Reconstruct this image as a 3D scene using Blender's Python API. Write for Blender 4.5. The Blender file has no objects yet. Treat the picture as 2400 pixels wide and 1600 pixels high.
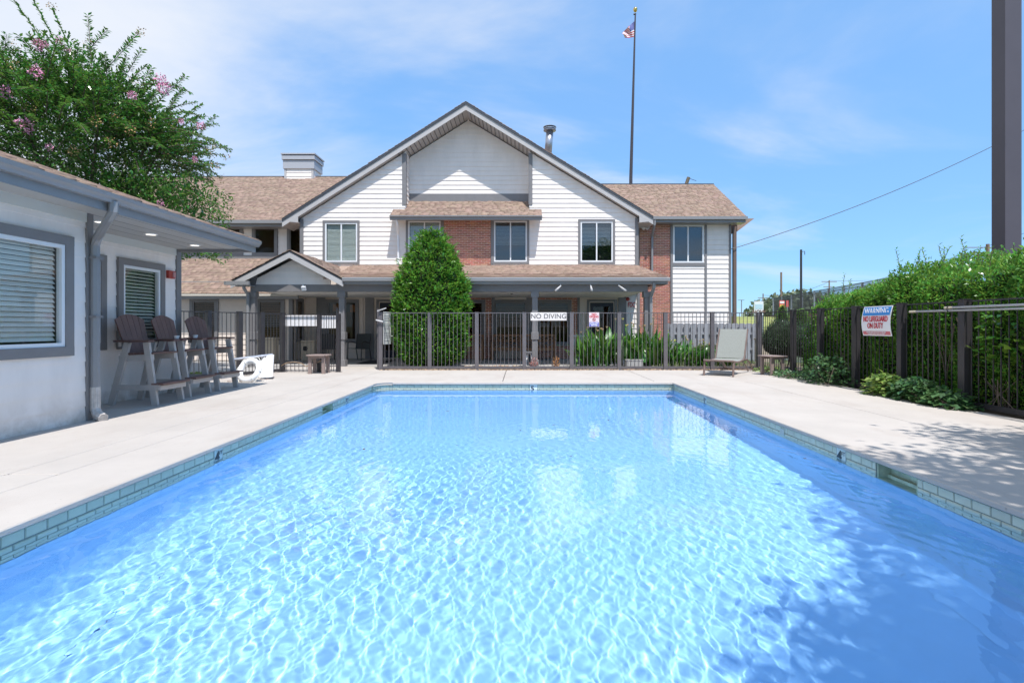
import bpy, math, random
import numpy as np
from mathutils import Vector, Matrix
sc = bpy.context.scene
COL = sc.collection
random.seed(7)
RNG = np.random.default_rng(7)

# ------------------------------------------------------------------ camera
F, VX, VY, H = 1220.0, 1221.0, 765.0, 1.19     # focal length and vanishing point in photo pixels, eye height in metres
cam = bpy.data.cameras.new('camera'); camo = bpy.data.objects.new('camera', cam); COL.objects.link(camo); sc.camera = camo
camo.location = (0, 0, H); camo.rotation_euler = (math.pi/2, 0, 0)
cam.sensor_width = 36; cam.lens = 36*F/2400; cam.shift_x = -.00875; cam.shift_y = -.0146; cam.clip_start = .05; cam.clip_end = 4000

# ------------------------------------------------------------------ sun, sky, exposure
SUN = Vector((.178, -.455, 1)).normalized()
L = bpy.data.lights.new('sun', 'SUN'); L.energy = 2.75; L.angle = math.radians(.53); L.color = (1, .975, .95)
try: L.cycles.is_caustics_light = True
except Exception: pass
lo = bpy.data.objects.new('sun', L); COL.objects.link(lo); lo.rotation_euler = SUN.to_track_quat('Z', 'Y').to_euler(); lo.location = (10, -25, 50)
W = bpy.data.worlds.new('World'); sc.world = W; W.use_nodes = True
nt = W.node_tree; nn = nt.nodes; ln = nt.links; bg = nn['Background']; bg.inputs[1].default_value = .145
sky = nn.new('ShaderNodeTexSky'); sky.sky_type = 'NISHITA'; sky.sun_disc = False
sky.sun_elevation = math.asin(SUN.z); sky.sun_rotation = math.atan2(SUN.x, SUN.y)
sky.air_density = 1.0; sky.dust_density = .25; sky.ozone_density = 2.0; sky.altitude = 150
def N(t, **k):
    n = nn.new(t)
    for a, b in k.items(): setattr(n, a, b)
    return n
hs = N('ShaderNodeMix', data_type='RGBA', blend_type='MULTIPLY'); hs.inputs[0].default_value = 1
hs.inputs[7].default_value = (.72, 1.0, 1.13, 1); ln.new(sky.outputs[0], hs.inputs[6])
tc = N('ShaderNodeTexCoord'); sx = N('ShaderNodeSeparateXYZ'); ln.new(tc.outputs['Generated'], sx.inputs[0])
def M(op, a, b=None, c=None):
    n = N('ShaderNodeMath', operation=op)
    for i, v in enumerate((a, b, c)):
        if v is None: continue
        if isinstance(v, (int, float)): n.inputs[i].default_value = v
        else: ln.new(v, n.inputs[i])
    return n.outputs[0]
zz = M('ADD', M('MAXIMUM', sx.outputs[2], 0.0), .16)
cx = M('DIVIDE', sx.outputs[0], zz); cy = M('DIVIDE', sx.outputs[1], zz)
cb = N('ShaderNodeCombineXYZ'); ln.new(cx, cb.inputs[0]); ln.new(M('MULTIPLY', cy, .8), cb.inputs[1])
mp = N('ShaderNodeMapping'); mp.inputs['Rotation'].default_value = (0, 0, .5); mp.inputs['Scale'].default_value = (.8, 1.7, 1); ln.new(cb.outputs[0], mp.inputs[0])
n1 = N('ShaderNodeTexNoise'); n1.inputs['Scale'].default_value = .8; n1.inputs['Detail'].default_value = 8; n1.inputs['Roughness'].default_value = .55; n1.inputs['Distortion'].default_value = .5
ln.new(mp.outputs[0], n1.inputs['Vector'])
# a bank of thin cloud to the north-west, thinning out to the east
bias = M('MULTIPLY', M('ADD', M('MULTIPLY', sx.outputs[0], -1.0), -.05), .2)
v = M('ADD', n1.outputs['Fac'], bias)
mr = N('ShaderNodeMapRange', interpolation_type='SMOOTHSTEP'); mr.inputs[1].default_value = .37; mr.inputs[2].default_value = .76; mr.inputs[4].default_value = .85; ln.new(v, mr.inputs[0])
cm = N('ShaderNodeMix', data_type='RGBA'); cm.inputs[7].default_value = (3.35, 3.4, 3.5, 1)
sm = N('ShaderNodeMix', data_type='RGBA'); sm.inputs[0].default_value = .76; sm.inputs[7].default_value = (.84, 1.72, 3.25, 1); ln.new(hs.outputs[2], sm.inputs[6])
ln.new(mr.outputs[0], cm.inputs[0]); ln.new(sm.outputs[2], cm.inputs[6]); ln.new(cm.outputs[2], bg.inputs[0])
vs = sc.view_settings; vs.view_transform = 'Standard'; vs.look = 'None'; vs.gamma = 1; vs.exposure = .98
try: vs.use_curve_mapping = False
except Exception: pass
try:
    cy_ = sc.cycles; cy_.use_denoising = True; cy_.max_bounces = 10; cy_.transparent_max_bounces = 24; cy_.caustics_refractive = True
    cy_.sample_clamp_indirect = 6
except Exception: pass

# ------------------------------------------------------------------ materials
MATS = {}
def mat(name, col, rough=.7, var=.0, scale=3., bump=0., bscale=60., isl=0., objv=0., metal=0., stretch=(1, 1, 1), spec=.5, hue=0., col2=None, detail=4):
    if name in MATS: return MATS[name]
    m = bpy.data.materials.new(name); m.use_nodes = True; t = m.node_tree; b = t.nodes['Principled BSDF']; MATS[name] = m
    b.inputs['Base Color'].default_value = (*col, 1); b.inputs['Roughness'].default_value = rough; b.inputs['Metallic'].default_value = metal
    b.inputs['Specular IOR Level'].default_value = spec
    def nw(k): return t.nodes.new(k)
    cur = None
    if var or bump:
        c = nw('ShaderNodeTexCoord'); g = nw('ShaderNodeNewGeometry'); mpn = nw('ShaderNodeMapping'); mpn.inputs['Scale'].default_value = stretch
        t.links.new(g.outputs['Position'], mpn.inputs[0])
    if var:
        n = nw('ShaderNodeTexNoise'); n.inputs['Scale'].default_value = scale; n.inputs['Detail'].default_value = detail; n.inputs['Roughness'].default_value = .65
        t.links.new(mpn.outputs[0], n.inputs['Vector'])
        r = nw('ShaderNodeMapRange'); r.inputs[1].default_value = .3; r.inputs[2].default_value = .7; t.links.new(n.outputs['Fac'], r.inputs[0])
        mx = nw('ShaderNodeMix'); mx.data_type = 'RGBA'; t.links.new(r.outputs[0], mx.inputs[0])
        c2 = col2 or tuple(v*(1-var) for v in col)
        mx.inputs[6].default_value = (*c2, 1); mx.inputs[7].default_value = (*[min(1, v*(1+var*.5)) for v in col], 1); cur = mx.outputs[2]
    if isl or objv:
        g2 = nw('ShaderNodeNewGeometry'); oi = nw('ShaderNodeObjectInfo')
        ad = nw('ShaderNodeMath'); ad.operation = 'ADD'; t.links.new(g2.outputs['Random Per Island'], ad.inputs[0]); t.links.new(oi.outputs['Random'], ad.inputs[1])
        fr = nw('ShaderNodeMath'); fr.operation = 'FRACT'; t.links.new(ad.outputs[0], fr.inputs[0])
        hv = nw('ShaderNodeHueSaturation'); a = max(isl, objv)
        r = nw('ShaderNodeMapRange'); r.inputs[3].default_value = 1-a; r.inputs[4].default_value = 1+a; t.links.new(fr.outputs[0], r.inputs[0]); t.links.new(r.outputs[0], hv.inputs['Value'])
        if hue:
            f2 = nw('ShaderNodeMath'); f2.operation = 'MULTIPLY'; f2.inputs[1].default_value = 7.31; t.links.new(fr.outputs[0], f2.inputs[0])
            f3 = nw('ShaderNodeMath'); f3.operation = 'FRACT'; t.links.new(f2.outputs[0], f3.inputs[0])
            r2 = nw('ShaderNodeMapRange'); r2.inputs[3].default_value = .5-hue; r2.inputs[4].default_value = .5+hue; t.links.new(f3.outputs[0], r2.inputs[0]); t.links.new(r2.outputs[0], hv.inputs['Hue'])
        if cur is None: hv.inputs['Color'].default_value = (*col, 1)
        else: t.links.new(cur, hv.inputs['Color'])
        cur = hv.outputs[0]
    if cur is not None: t.links.new(cur, b.inputs['Base Color'])
    if bump:
        n = nw('ShaderNodeTexNoise'); n.inputs['Scale'].default_value = bscale; n.inputs['Detail'].default_value = 5
        t.links.new(mpn.outputs[0], n.inputs['Vector'])
        bp = nw('ShaderNodeBump'); bp.inputs['Strength'].default_value = bump; bp.inputs['Distance'].default_value = .01
        t.links.new(n.outputs['Fac'], bp.inputs['Height']); t.links.new(bp.outputs[0], b.inputs['Normal'])
    return m
def glass_mat(name, tint=(.75, .8, .8), refl=.12):
    m = bpy.data.materials.new(name); m.use_nodes = True; t = m.node_tree; t.nodes.clear()
    o = t.nodes.new('ShaderNodeOutputMaterial'); mx = t.nodes.new('ShaderNodeMixShader'); tr = t.nodes.new('ShaderNodeBsdfTransparent'); gl = t.nodes.new('ShaderNodeBsdfGlossy')
    tr.inputs[0].default_value = (*tint, 1); gl.inputs['Roughness'].default_value = .01
    fw = t.nodes.new('ShaderNodeLayerWeight'); fw.inputs[0].default_value = .5
    pw = t.nodes.new('ShaderNodeMath'); pw.operation = 'POWER'; pw.inputs[1].default_value = 4; t.links.new(fw.outputs['Facing'], pw.inputs[0])
    ad = t.nodes.new('ShaderNodeMath'); ad.operation = 'MULTIPLY_ADD'; ad.inputs[1].default_value = .7; ad.inputs[2].default_value = refl; ad.use_clamp = True
    t.links.new(pw.outputs[0], ad.inputs[0]); t.links.new(ad.outputs[0], mx.inputs[0]); t.links.new(tr.outputs[0], mx.inputs[1]); t.links.new(gl.outputs[0], mx.inputs[2]); t.links.new(mx.outputs[0], o.inputs[0])
    return m
def leaf_mat(name, col, rough=.38, isl=.35, hue=.03, trans=.25):
    m = mat(name, col, rough, isl=isl, hue=hue, spec=.6)
    t = m.node_tree; b = t.nodes['Principled BSDF']; o = [n for n in t.nodes if n.type == 'OUTPUT_MATERIAL'][0]
    tl = t.nodes.new('ShaderNodeBsdfTranslucent'); mx = t.nodes.new('ShaderNodeMixShader'); mx.inputs[0].default_value = trans
    src = b.inputs['Base Color'].links[0].from_socket
    hv = t.nodes.new('ShaderNodeHueSaturation'); hv.inputs['Value'].default_value = 1.6; t.links.new(src, hv.inputs['Color']); t.links.new(hv.outputs[0], tl.inputs[0])
    t.links.new(b.outputs[0], mx.inputs[1]); t.links.new(tl.outputs[0], mx.inputs[2]); t.links.new(mx.outputs[0], o.inputs[0])
    return m
white = mat('white siding paint', (.87, .80, .745), .55, var=.07, scale=2.2, bump=.08, bscale=25, stretch=(1.4, 1.4, .5))
def grime(m, top, col, amt):
    t = m.node_tree; b = t.nodes['Principled BSDF']; src = b.inputs['Base Color'].links[0].from_socket; g = t.nodes.new('ShaderNodeNewGeometry'); sp = t.nodes.new('ShaderNodeSeparateXYZ'); t.links.new(g.outputs['Position'], sp.inputs[0])
    n = t.nodes.new('ShaderNodeTexNoise'); n.inputs['Scale'].default_value = 3.5; n.inputs['Detail'].default_value = 8; n.inputs['Roughness'].default_value = .7; t.links.new(g.outputs['Position'], n.inputs[0])
    r = t.nodes.new('ShaderNodeMapRange'); r.inputs[1].default_value = top; r.inputs[2].default_value = 0; r.inputs[4].default_value = 1; t.links.new(sp.outputs[2], r.inputs[0])
    p = t.nodes.new('ShaderNodeMath'); p.operation = 'POWER'; p.inputs[1].default_value = 2; t.links.new(r.outputs[0], p.inputs[0])
    q = t.nodes.new('ShaderNodeMapRange'); q.inputs[1].default_value = .38; q.inputs[2].default_value = .68; t.links.new(n.outputs['Fac'], q.inputs[0])
    a = t.nodes.new('ShaderNodeMath'); a.operation = 'MULTIPLY'; t.links.new(p.outputs[0], a.inputs[0]); t.links.new(q.outputs[0], a.inputs[1])
    c = t.nodes.new('ShaderNodeMath'); c.operation = 'MULTIPLY'; c.inputs[1].default_value = amt; t.links.new(a.outputs[0], c.inputs[0])
    mx = t.nodes.new('ShaderNodeMix'); mx.data_type = 'RGBA'; mx.inputs[7].default_value = (*col, 1); t.links.new(c.outputs[0], mx.inputs[0]); t.links.new(src, mx.inputs[6]); t.links.new(mx.outputs[2], b.inputs['Base Color'])
grime(white, .55, (.42, .32, .22), .75)
offw = mat('porch wall paint', (.78, .67, .58), .6, var=.06, scale=3)
trimg = mat('grey trim paint', (.215, .205, .205), .45, var=.08, scale=4)
gutm = mat('grey gutter enamel', (.265, .262, .265), .3, var=.05, scale=5)
fasc = mat('pale rake paint', (.48, .46, .45), .5, var=.05)
soff = mat('soffit paint', (.46, .43, .41), .6, var=.05)
edge = mat('drip edge metal', (.06, .065, .075), .4)
vinyl = mat('white vinyl', (.78, .79, .80), .35)
dark = mat('dark interior', (.012, .012, .013), .8)
brownint = mat('brown interior', (.07, .05, .035), .8)
blindw = mat('white blind', (.88, .84, .78), .5, objv=.05)
blindb = mat('tan blind', (.46, .36, .28), .5, objv=.08)
brick = mat('red brick', (.45, .175, .115), .85, isl=.28, hue=.014, bump=.25, bscale=90)
mortar = mat('mortar', (.76, .60, .50), .9, var=.1, scale=8)
shing = mat('roof shingle', (.335, .235, .18), .9, isl=.2, hue=.012, bump=.4, bscale=160)
conc = None
blackm = mat('black steel', (.035, .032, .034), .4, var=.15, scale=6)
fencem = mat('brown black fence paint', (.135, .122, .128), .42, var=.15, scale=5)
bulb = bpy.data.materials.new('warm lamp lens'); bulb.use_nodes = True
_b = bulb.node_tree.nodes['Principled BSDF']; _b.inputs['Emission Color'].default_value = (1, .93, .78, 1); _b.inputs['Emission Strength'].default_value = .8
glassd = glass_mat('window glass', (.62, .66, .68), .10)
glassb = glass_mat('bronze glass', (.72, .64, .55), .03)
glassl = glass_mat('clear glass', (.86, .9, .9), .06)

# ------------------------------------------------------------------ geometry helpers
def PX(X, d): return (X-VX)*d/F
def PZ(Y, d): return H+(VY-Y)*d/F
def P(X, Y, d): return Vector((PX(X, d), d, PZ(Y, d)))
ORG = {}
def reg(o, parent, org):
    COL.objects.link(o); ORG[o] = Vector(org)
    if parent is not None: o.parent = parent
def thing(name, label, cat, loc=(0, 0, 0), rotz=0, group=None, kind=None):
    o = bpy.data.objects.new(name, None); o.empty_display_size = .2; COL.objects.link(o)
    o.location = loc; o.rotation_euler = (0, 0, rotz); ORG[o] = Vector(loc)
    tag(o, label, cat, group, kind); return o
def tag(o, label=None, cat=None, group=None, kind=None):
    if label: o['label'] = label
    if cat: o['category'] = cat
    if group: o['group'] = group
    if kind: o['kind'] = kind
    return o
class Fr:
    def __init__(s, o, u, n): s.o = Vector(o); s.u = Vector(u); s.n = Vector(n)
    def p(s, u, z, w): return s.o+s.u*u+s.n*w+Vector((0, 0, z))
def south(y): return Fr((0, y, 0), (1, 0, 0), (0, -1, 0))
def east(x): return Fr((x, 0, 0), (0, 1, 0), (1, 0, 0))
BF = [(0, 1, 3, 2), (4, 6, 7, 5), (0, 4, 5, 1), (2, 3, 7, 6), (0, 2, 6, 4), (1, 5, 7, 3)]
class MB:
    def __init__(s): s.v = []; s.f = []; s.mi = []; s.cm = 0
    def add(s, vs, fs):
        k = len(s.v); s.v += [Vector(q) for q in vs]; s.f += [tuple(i+k for i in f) for f in fs]; s.mi += [s.cm]*len(fs); return s
    def box(s, x0, y0, z0, x1, y1, z1): return s.add([(x, y, z) for x in (x0, x1) for y in (y0, y1) for z in (z0, z1)], BF)
    def fbox(s, fr, u0, u1, z0, z1, w0, w1): return s.add([fr.p(u, z, w) for u in (u0, u1) for w in (w0, w1) for z in (z0, z1)], BF)
    def obox(s, c, ax, h):
        c = Vector(c); return s.add([c+ax[0]*h[0]*i+ax[1]*h[1]*j+ax[2]*h[2]*k for i in (-1, 1) for j in (-1, 1) for k in (-1, 1)], BF)
    def beam(s, a, b, w, t, up=(0, 0, 1)):
        a = Vector(a); b = Vector(b); d = (b-a); l = d.length; d = d/l; sd = d.cross(Vector(up))
        if sd.length < 1e-4: sd = d.cross(Vector((1, 0, 0)))
        sd.normalize(); u2 = sd.cross(d); return s.obox((a+b)/2, (d, sd, u2), (l/2, w/2, t/2))
    def prism(s, pts, off):
        n = len(pts); a = [Vector(q) for q in pts]; b = [q+Vector(off) for q in a]
        return s.add(a+b, [tuple(range(n)), tuple(range(2*n-1, n-1, -1))]+[(i, (i+1) % n, n+(i+1) % n, n+i) for i in range(n)])
    def tube(s, pts, r, n=8, cap=True):
        pts = [Vector(q) for q in pts]; k = len(s.v); rs = r if isinstance(r, (list, tuple)) else [r]*len(pts); pv = None
        for i, q in enumerate(pts):
            d = (pts[min(i+1, len(pts)-1)]-pts[max(i-1, 0)]).normalized()
            if pv is None: a = d.cross(Vector((0, 0, 1))) if abs(d.z) < .9 else d.cross(Vector((1, 0, 0)))
            else: a = pv-d*pv.dot(d)
            a.normalize(); pv = a; b = d.cross(a)
            for j in range(n):
                t = 2*math.pi*j/n; s.v.append(q+(a*math.cos(t)+b*math.sin(t))*rs[i])
        for i in range(len(pts)-1):
            for j in range(n):
                s.f.append((k+i*n+j, k+i*n+(j+1) % n, k+(i+1)*n+(j+1) % n, k+(i+1)*n+j)); s.mi.append(s.cm)
        if cap:
            s.f.append(tuple(k+j for j in range(n-1, -1, -1))); s.f.append(tuple(k+(len(pts)-1)*n+j for j in range(n))); s.mi += [s.cm]*2
        return s
    def lathe(s, c, prof, n=16):
        c = Vector(c); k = len(s.v)
        for r, z in prof:
            for j in range(n):
                t = 2*math.pi*j/n; s.v.append(c+Vector((r*math.cos(t), r*math.sin(t), z)))
        for i in range(len(prof)-1):
            for j in range(n): s.f.append((k+i*n+j, k+i*n+(j+1) % n, k+(i+1)*n+(j+1) % n, k+(i+1)*n+j)); s.mi.append(s.cm)
        s.f.append(tuple(k+j for j in range(n-1, -1, -1))); s.f.append(tuple(k+(len(prof)-1)*n+j for j in range(n))); s.mi += [s.cm]*2
        return s
    def build(s, name, mats, parent=None, local=False, smooth=False, bevel=0):
        org = Vector((0, 0, 0))
        if parent is not None and not local: org = ORG[parent]
        me = bpy.data.meshes.new(name); me.from_pydata([q-org for q in s.v], [], s.f)
        if not isinstance(mats, (list, tuple)): mats = [mats]
        for m in mats: me.materials.append(m)
        if len(mats) > 1: me.polygons.foreach_set('material_index', s.mi)
        if smooth: me.polygons.foreach_set('use_smooth', [True]*len(me.polygons))
        me.update(); o = bpy.data.objects.new(name, me); reg(o, parent, org)
        if bevel:
            bm_ = o.modifiers.new('b', 'BEVEL'); bm_.width = bevel; bm_.segments = 1; bm_.limit_method = 'ANGLE'
        return o
def mesh_np(name, V, Fq, m, parent=None, smooth=False, mi=None):
    me = bpy.data.meshes.new(name); nv = len(V); nf = len(Fq); k = Fq.shape[1]
    if parent is not None: V = V-np.array(ORG[parent])
    me.vertices.add(nv); me.vertices.foreach_set('co', np.asarray(V, dtype=np.float32).ravel())
    me.loops.add(nf*k); me.loops.foreach_set('vertex_index', Fq.astype(np.int32).ravel())
    me.polygons.add(nf); me.polygons.foreach_set('loop_start', np.arange(0, nf*k, k, dtype=np.int32)); me.polygons.foreach_set('loop_total', np.full(nf, k, dtype=np.int32))
    for q in (m if isinstance(m, (list, tuple)) else [m]): me.materials.append(q)
    if mi is not None: me.polygons.foreach_set('material_index', mi.astype(np.int32))
    if smooth: me.polygons.foreach_set('use_smooth', np.ones(nf, dtype=bool))
    me.update(); me.validate(); o = bpy.data.objects.new(name, me); reg(o, parent, ORG[parent] if parent is not None else (0, 0, 0)); return o
def text_mesh(name, txt, size, m, loc, rx, rz, parent, align='CENTER', ext=.002, sx_=1., bold=0., space=1.):
    c = bpy.data.curves.new(name, 'FONT'); c.body = txt; c.size = size; c.align_x = align; c.align_y = 'CENTER'; c.extrude = ext; c.offset = bold; c.space_character = space
    t = bpy.data.objects.new('tmp', c); COL.objects.link(t); bpy.context.view_layer.update()
    me = bpy.data.meshes.new_from_object(t.evaluated_get(bpy.context.evaluated_depsgraph_get())); bpy.data.objects.remove(t); bpy.data.curves.remove(c)
    me.materials.clear(); me.materials.append(m); me.name = name
    mw = Matrix.Rotation(rz, 4, 'Z') @ Matrix.Rotation(rx, 4, 'X') @ Matrix.Diagonal((sx_, 1, 1, 1)); me.transform(mw)
    org = ORG[parent] if parent is not None else Vector((0, 0, 0)); me.transform(Matrix.Translation(Vector(loc)-org))
    o = bpy.data.objects.new(name, me); reg(o, parent, org); return o
def copy_tree(o, parent=None):
    c = o.copy(); COL.objects.link(c)
    if parent is not None: c.parent = parent
    for ch in list(o.children): copy_tree(ch, c)
    return c
def rects(u0, u1, z0, z1, holes):
    """rectangle minus holes -> rectangles"""
    zs = sorted({z0, z1, *[z for h in holes for z in (h[2], h[3]) if z0 < z < z1]}); out = []
    for a, b in zip(zs, zs[1:]):
        iv = [(u0, u1)]
        for h in holes:
            if h[2] < (a+b)/2 < h[3]:
                nv = []
                for p, q in iv:
                    if h[1] <= p or h[0] >= q: nv.append((p, q)); continue
                    if h[0] > p: nv.append((p, h[0]))
                    if h[1] < q: nv.append((h[1], q))
                iv = nv
        out += [(p, q, a, b) for p, q in iv if q-p > .004]
    return out
def panel(fr, u0, u1, z0, z1, holes, w0, w1, mb=None):
    mb = mb or MB()
    for a, b, c, d in rects(u0, u1, z0, z1, holes): mb.fbox(fr, a, b, c, d, w0, w1)
    return mb
def siding(parent, fr, u0, u1, z0, z1, holes=(), pitch=.17, m=None, lim=None, t=.02):
    """lap boards; lim(z)->(left,right) clips the ends under a gable"""
    z = z0; k = 0
    while z < z1-.01:
        zt = min(z+pitch, z1)
        for a, b, c, d in rects(u0, u1, z, zt, holes):
            def th(q): return .004+t*(1-(q-z)/pitch)
            a0 = a1 = a; b0 = b1 = b
            if lim:
                l0, r0 = lim(c); l1, r1 = lim(d); a0 = max(a, l0); a1 = max(a, l1); b0 = min(b, r0); b1 = min(b, r1)
                if b0-a0 < .02: continue
                if b1 < a1: a1 = b1 = (a1+b1)/2
            mb = MB(); mb.add([fr.p(a0, c, -.02), fr.p(b0, c, -.02), fr.p(b1, d, -.02), fr.p(a1, d, -.02), fr.p(a0, c, th(c)), fr.p(b0, c, th(c)), fr.p(b1, d, th(d)), fr.p(a1, d, th(d))],
                              [(3, 2, 1, 0), (4, 5, 6, 7), (0, 1, 5, 4), (1, 2, 6, 5), (2, 3, 7, 6), (3, 0, 4, 7)])
            mb.build('siding_board', m or white, parent)
        z = zt
BR = {'n': 0, 'rest': MB(), 'cache': {}}
def bricks(parent, fr, u0, u1, z0, z1, holes=(), bl=.205, ch=.0665):
    j = 0.020; r = 0; z = z0
    while z+ch <= z1+.01:
        u = u0-(bl/2 if r % 2 else 0)
        while u < u1-.01:
            a = max(u, u0); b = min(u+bl, u1)
            for (p, q, c, d) in rects(a, b, z, z+ch, holes):
                if q-p < .03 or d-c < .03: continue
                w = round(q-p-j, 2); h = round(d-c-j, 3); wv = .008+.003*random.random()
                if BR['n'] < 300:
                    key = (w, h)
                    if key not in BR['cache']:
                        mb = MB(); mb.box(0, -.01, 0, w, .03, h); me = bpy.data.meshes.new('brick'); me.from_pydata(mb.v, [], mb.f); me.materials.append(brick); BR['cache'][key] = me
                    o = bpy.data.objects.new('brick', BR['cache'][key]); COL.objects.link(o); o.parent = parent
                    o.location = fr.p(p+j/2, c+j/2, wv-.008)-ORG[parent]; BR['n'] += 1
                else: BR['rest'].fbox(fr, p+j/2, p+j/2+w, c+j/2, c+j/2+h, -.01, wv)
            u += bl
        z += ch; r += 1
SH = {'n': 0, 'V': [], 'on': True}
def shingles(parent, o, u, v, length, xr, e=.142, name='shingle', parts=False, lift=.0):
    """o origin at eave, u along eave, v up-slope (unit), length along slope, xr(t)->(x0,x1) extent along u at slope distance t"""
    o = np.array(o); u = np.array(Vector(u).normalized()); v = np.array(Vector(v).normalized()); n = np.cross(u, v); n = n if n[2] > 0 else -n
    V = []
    rows = int(length/e)+1
    for i in range(rows):
        t0 = i*e; t1 = min(t0+e*1.25, length+.01); a, b = xr(min(t0+e*.5, length))
        x = a-random.random()*.3
        while x < b:
            w = random.choice((.14, .19, .24, .3, .36)); p = max(x, a); q = min(x+w, b); x += w
            if q-p < .03: continue
            th = random.choice((.012, .019, .027)); p += .002; q -= .002
            c = []
            for (xx, tt, hh) in ((p, t0, 0), (q, t0, 0), (q, t1, 0), (p, t1, 0), (p, t0, th), (q, t0, th), (q, t1, .003), (p, t1, .003)):
                c.append(o+u*xx+v*tt+n*(hh+lift))
            V.append(c)
    V = np.array(V); base = np.array([(4, 5, 6, 7), (0, 1, 5, 4), (1, 2, 6, 5), (3, 0, 4, 7)])
    k = 0
    if parts:
        k = min(300-SH['n'], len(V)); org = np.array(ORG[parent])
        for q in V[:k]:
            me = bpy.data.meshes.new('shingle'); me.from_pydata((q-org).tolist(), [], base.tolist()); me.materials.append(shing)
            ob = bpy.data.objects.new('shingle', me); COL.objects.link(ob); ob.parent = parent
        SH['n'] += k
    SH['V'].append(V[k:])
def flush_shingles(parent):
    V = np.concatenate(SH['V']).reshape(-1, 3); n = len(V)//8
    base = np.array([(4, 5, 6, 7), (0, 1, 5, 4), (1, 2, 6, 5), (3, 0, 4, 7)])
    Fq = (np.arange(n)[:, None, None]*8+base[None]).reshape(-1, 4)
    o = mesh_np('shingle_courses', V, Fq, shing, parent); o['kind'] = 'stuff'; SH['V'] = []; return o
def leaves(C, D, size, wid=.42, jit=.35, up=None, fold=.25):
    """C centres (n,3), D directions (n,3) -> leaf quads"""
    n = len(C); D = D/np.linalg.norm(D, axis=1, keepdims=True); R = RNG.normal(size=(n, 3)); S = np.cross(D, R); S /= np.linalg.norm(S, axis=1, keepdims=True)+1e-9
    if up is not None:
        S2 = np.cross(D, np.tile(np.array(up, float), (n, 1))); l = np.linalg.norm(S2, axis=1, keepdims=True); S = np.where(l > .15, S2/(l+1e-9), S)+RNG.normal(size=(n, 3))*jit; S /= np.linalg.norm(S, axis=1, keepdims=True)
    Nn = np.cross(S, D); L_ = size*(.7+.6*RNG.random((n, 1))); Wd = L_*wid
    b = C; t = C+D*L_; l = C+D*L_*.45+S*Wd*.5+Nn*L_*.12*fold*4; r = C+D*L_*.45-S*Wd*.5+Nn*L_*.12*fold*4
    V = np.stack([b, r, t, l], 1).reshape(-1, 3); Fq = np.arange(n*4).reshape(-1, 4); return V, Fq

# window on a framed wall: thing > window > trim / pane / slat
def window(parent, fr, u0, u1, z0, z1, trim=.09, fw=.045, mull=(), blind=None, parts=False, glass=None, back=dark, sill=True, pitch=.05, bm_=None, btop=1., tm=None, fm=None, deep=.1, name='window'):
    f = MB(); w0, w1 = -.03, .035
    f.fbox(fr, u0, u1, z0, z0+fw, w0, w1).fbox(fr, u0, u1, z1-fw, z1, w0, w1).fbox(fr, u0, u0+fw, z0+fw, z1-fw, w0, w1).fbox(fr, u1-fw, u1, z0+fw, z1-fw, w0, w1)
    for q in mull:
        uu = u0+(u1-u0)*q; f.fbox(fr, uu-fw*.45, uu+fw*.45, z0+fw, z1-fw, w0, w1-.008)
    wo = f.build(name, fm or vinyl, parent)
    if trim:
        t = MB(); T = trim
        t.fbox(fr, u0-T, u1+T, z1+.002, z1+T, -.01, .05).fbox(fr, u0-T, u1+T, z0-T, z0-.002, -.01, .05)
        t.fbox(fr, u0-T, u0-.002, z0-.002, z1+.002, -.01, .048).fbox(fr, u1+.002, u1+T, z0-.002, z1+.002, -.01, .048); t.build('trim', tm or trimg, wo)
    MB().fbox(fr, u0+fw, u1-fw, z0+fw, z1-fw, -.004, .004).build('pane', glass or glassd, wo)
    MB().fbox(fr, u0-.02, u1+.02, z0-.02, z1+.02, -deep-.06, -deep-.04).build('backing', back, wo)  # panel behind the glass, the unlit room put into its dark colour
    if blind:
        bmm = bm_ or blindw; zt = z1-fw-.01; zb = z0+fw+.02 if blind != 'half' else z0+(z1-z0)*.40
        z = zt; J = MB(); tilt = {'closed': .95, 'half': .8, 'open': .35}.get(blind, .6)
        while z > zb:
            mb = MB() if parts else J; d = pitch*.55; c = math.cos(tilt)*d; s_ = math.sin(tilt)*d; wc = -.055
            a = [fr.p(u0+fw+.01, z-s_, wc+c), fr.p(u1-fw-.01, z-s_, wc+c), fr.p(u1-fw-.01, z+s_, wc-c), fr.p(u0+fw+.01, z+s_, wc-c)]
            mb.prism(a, (0, 0, .003))
            if parts: mb.build('slat', bmm, wo)
            z -= pitch
        if not parts: J.build('blind', bmm, wo)
    return wo

# ================================================================== THE PLACE
XL, XR, YN, YF, ZW, ZF = -3.07, 3.25, 1.70, 11.07, -.147, -1.32
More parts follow.
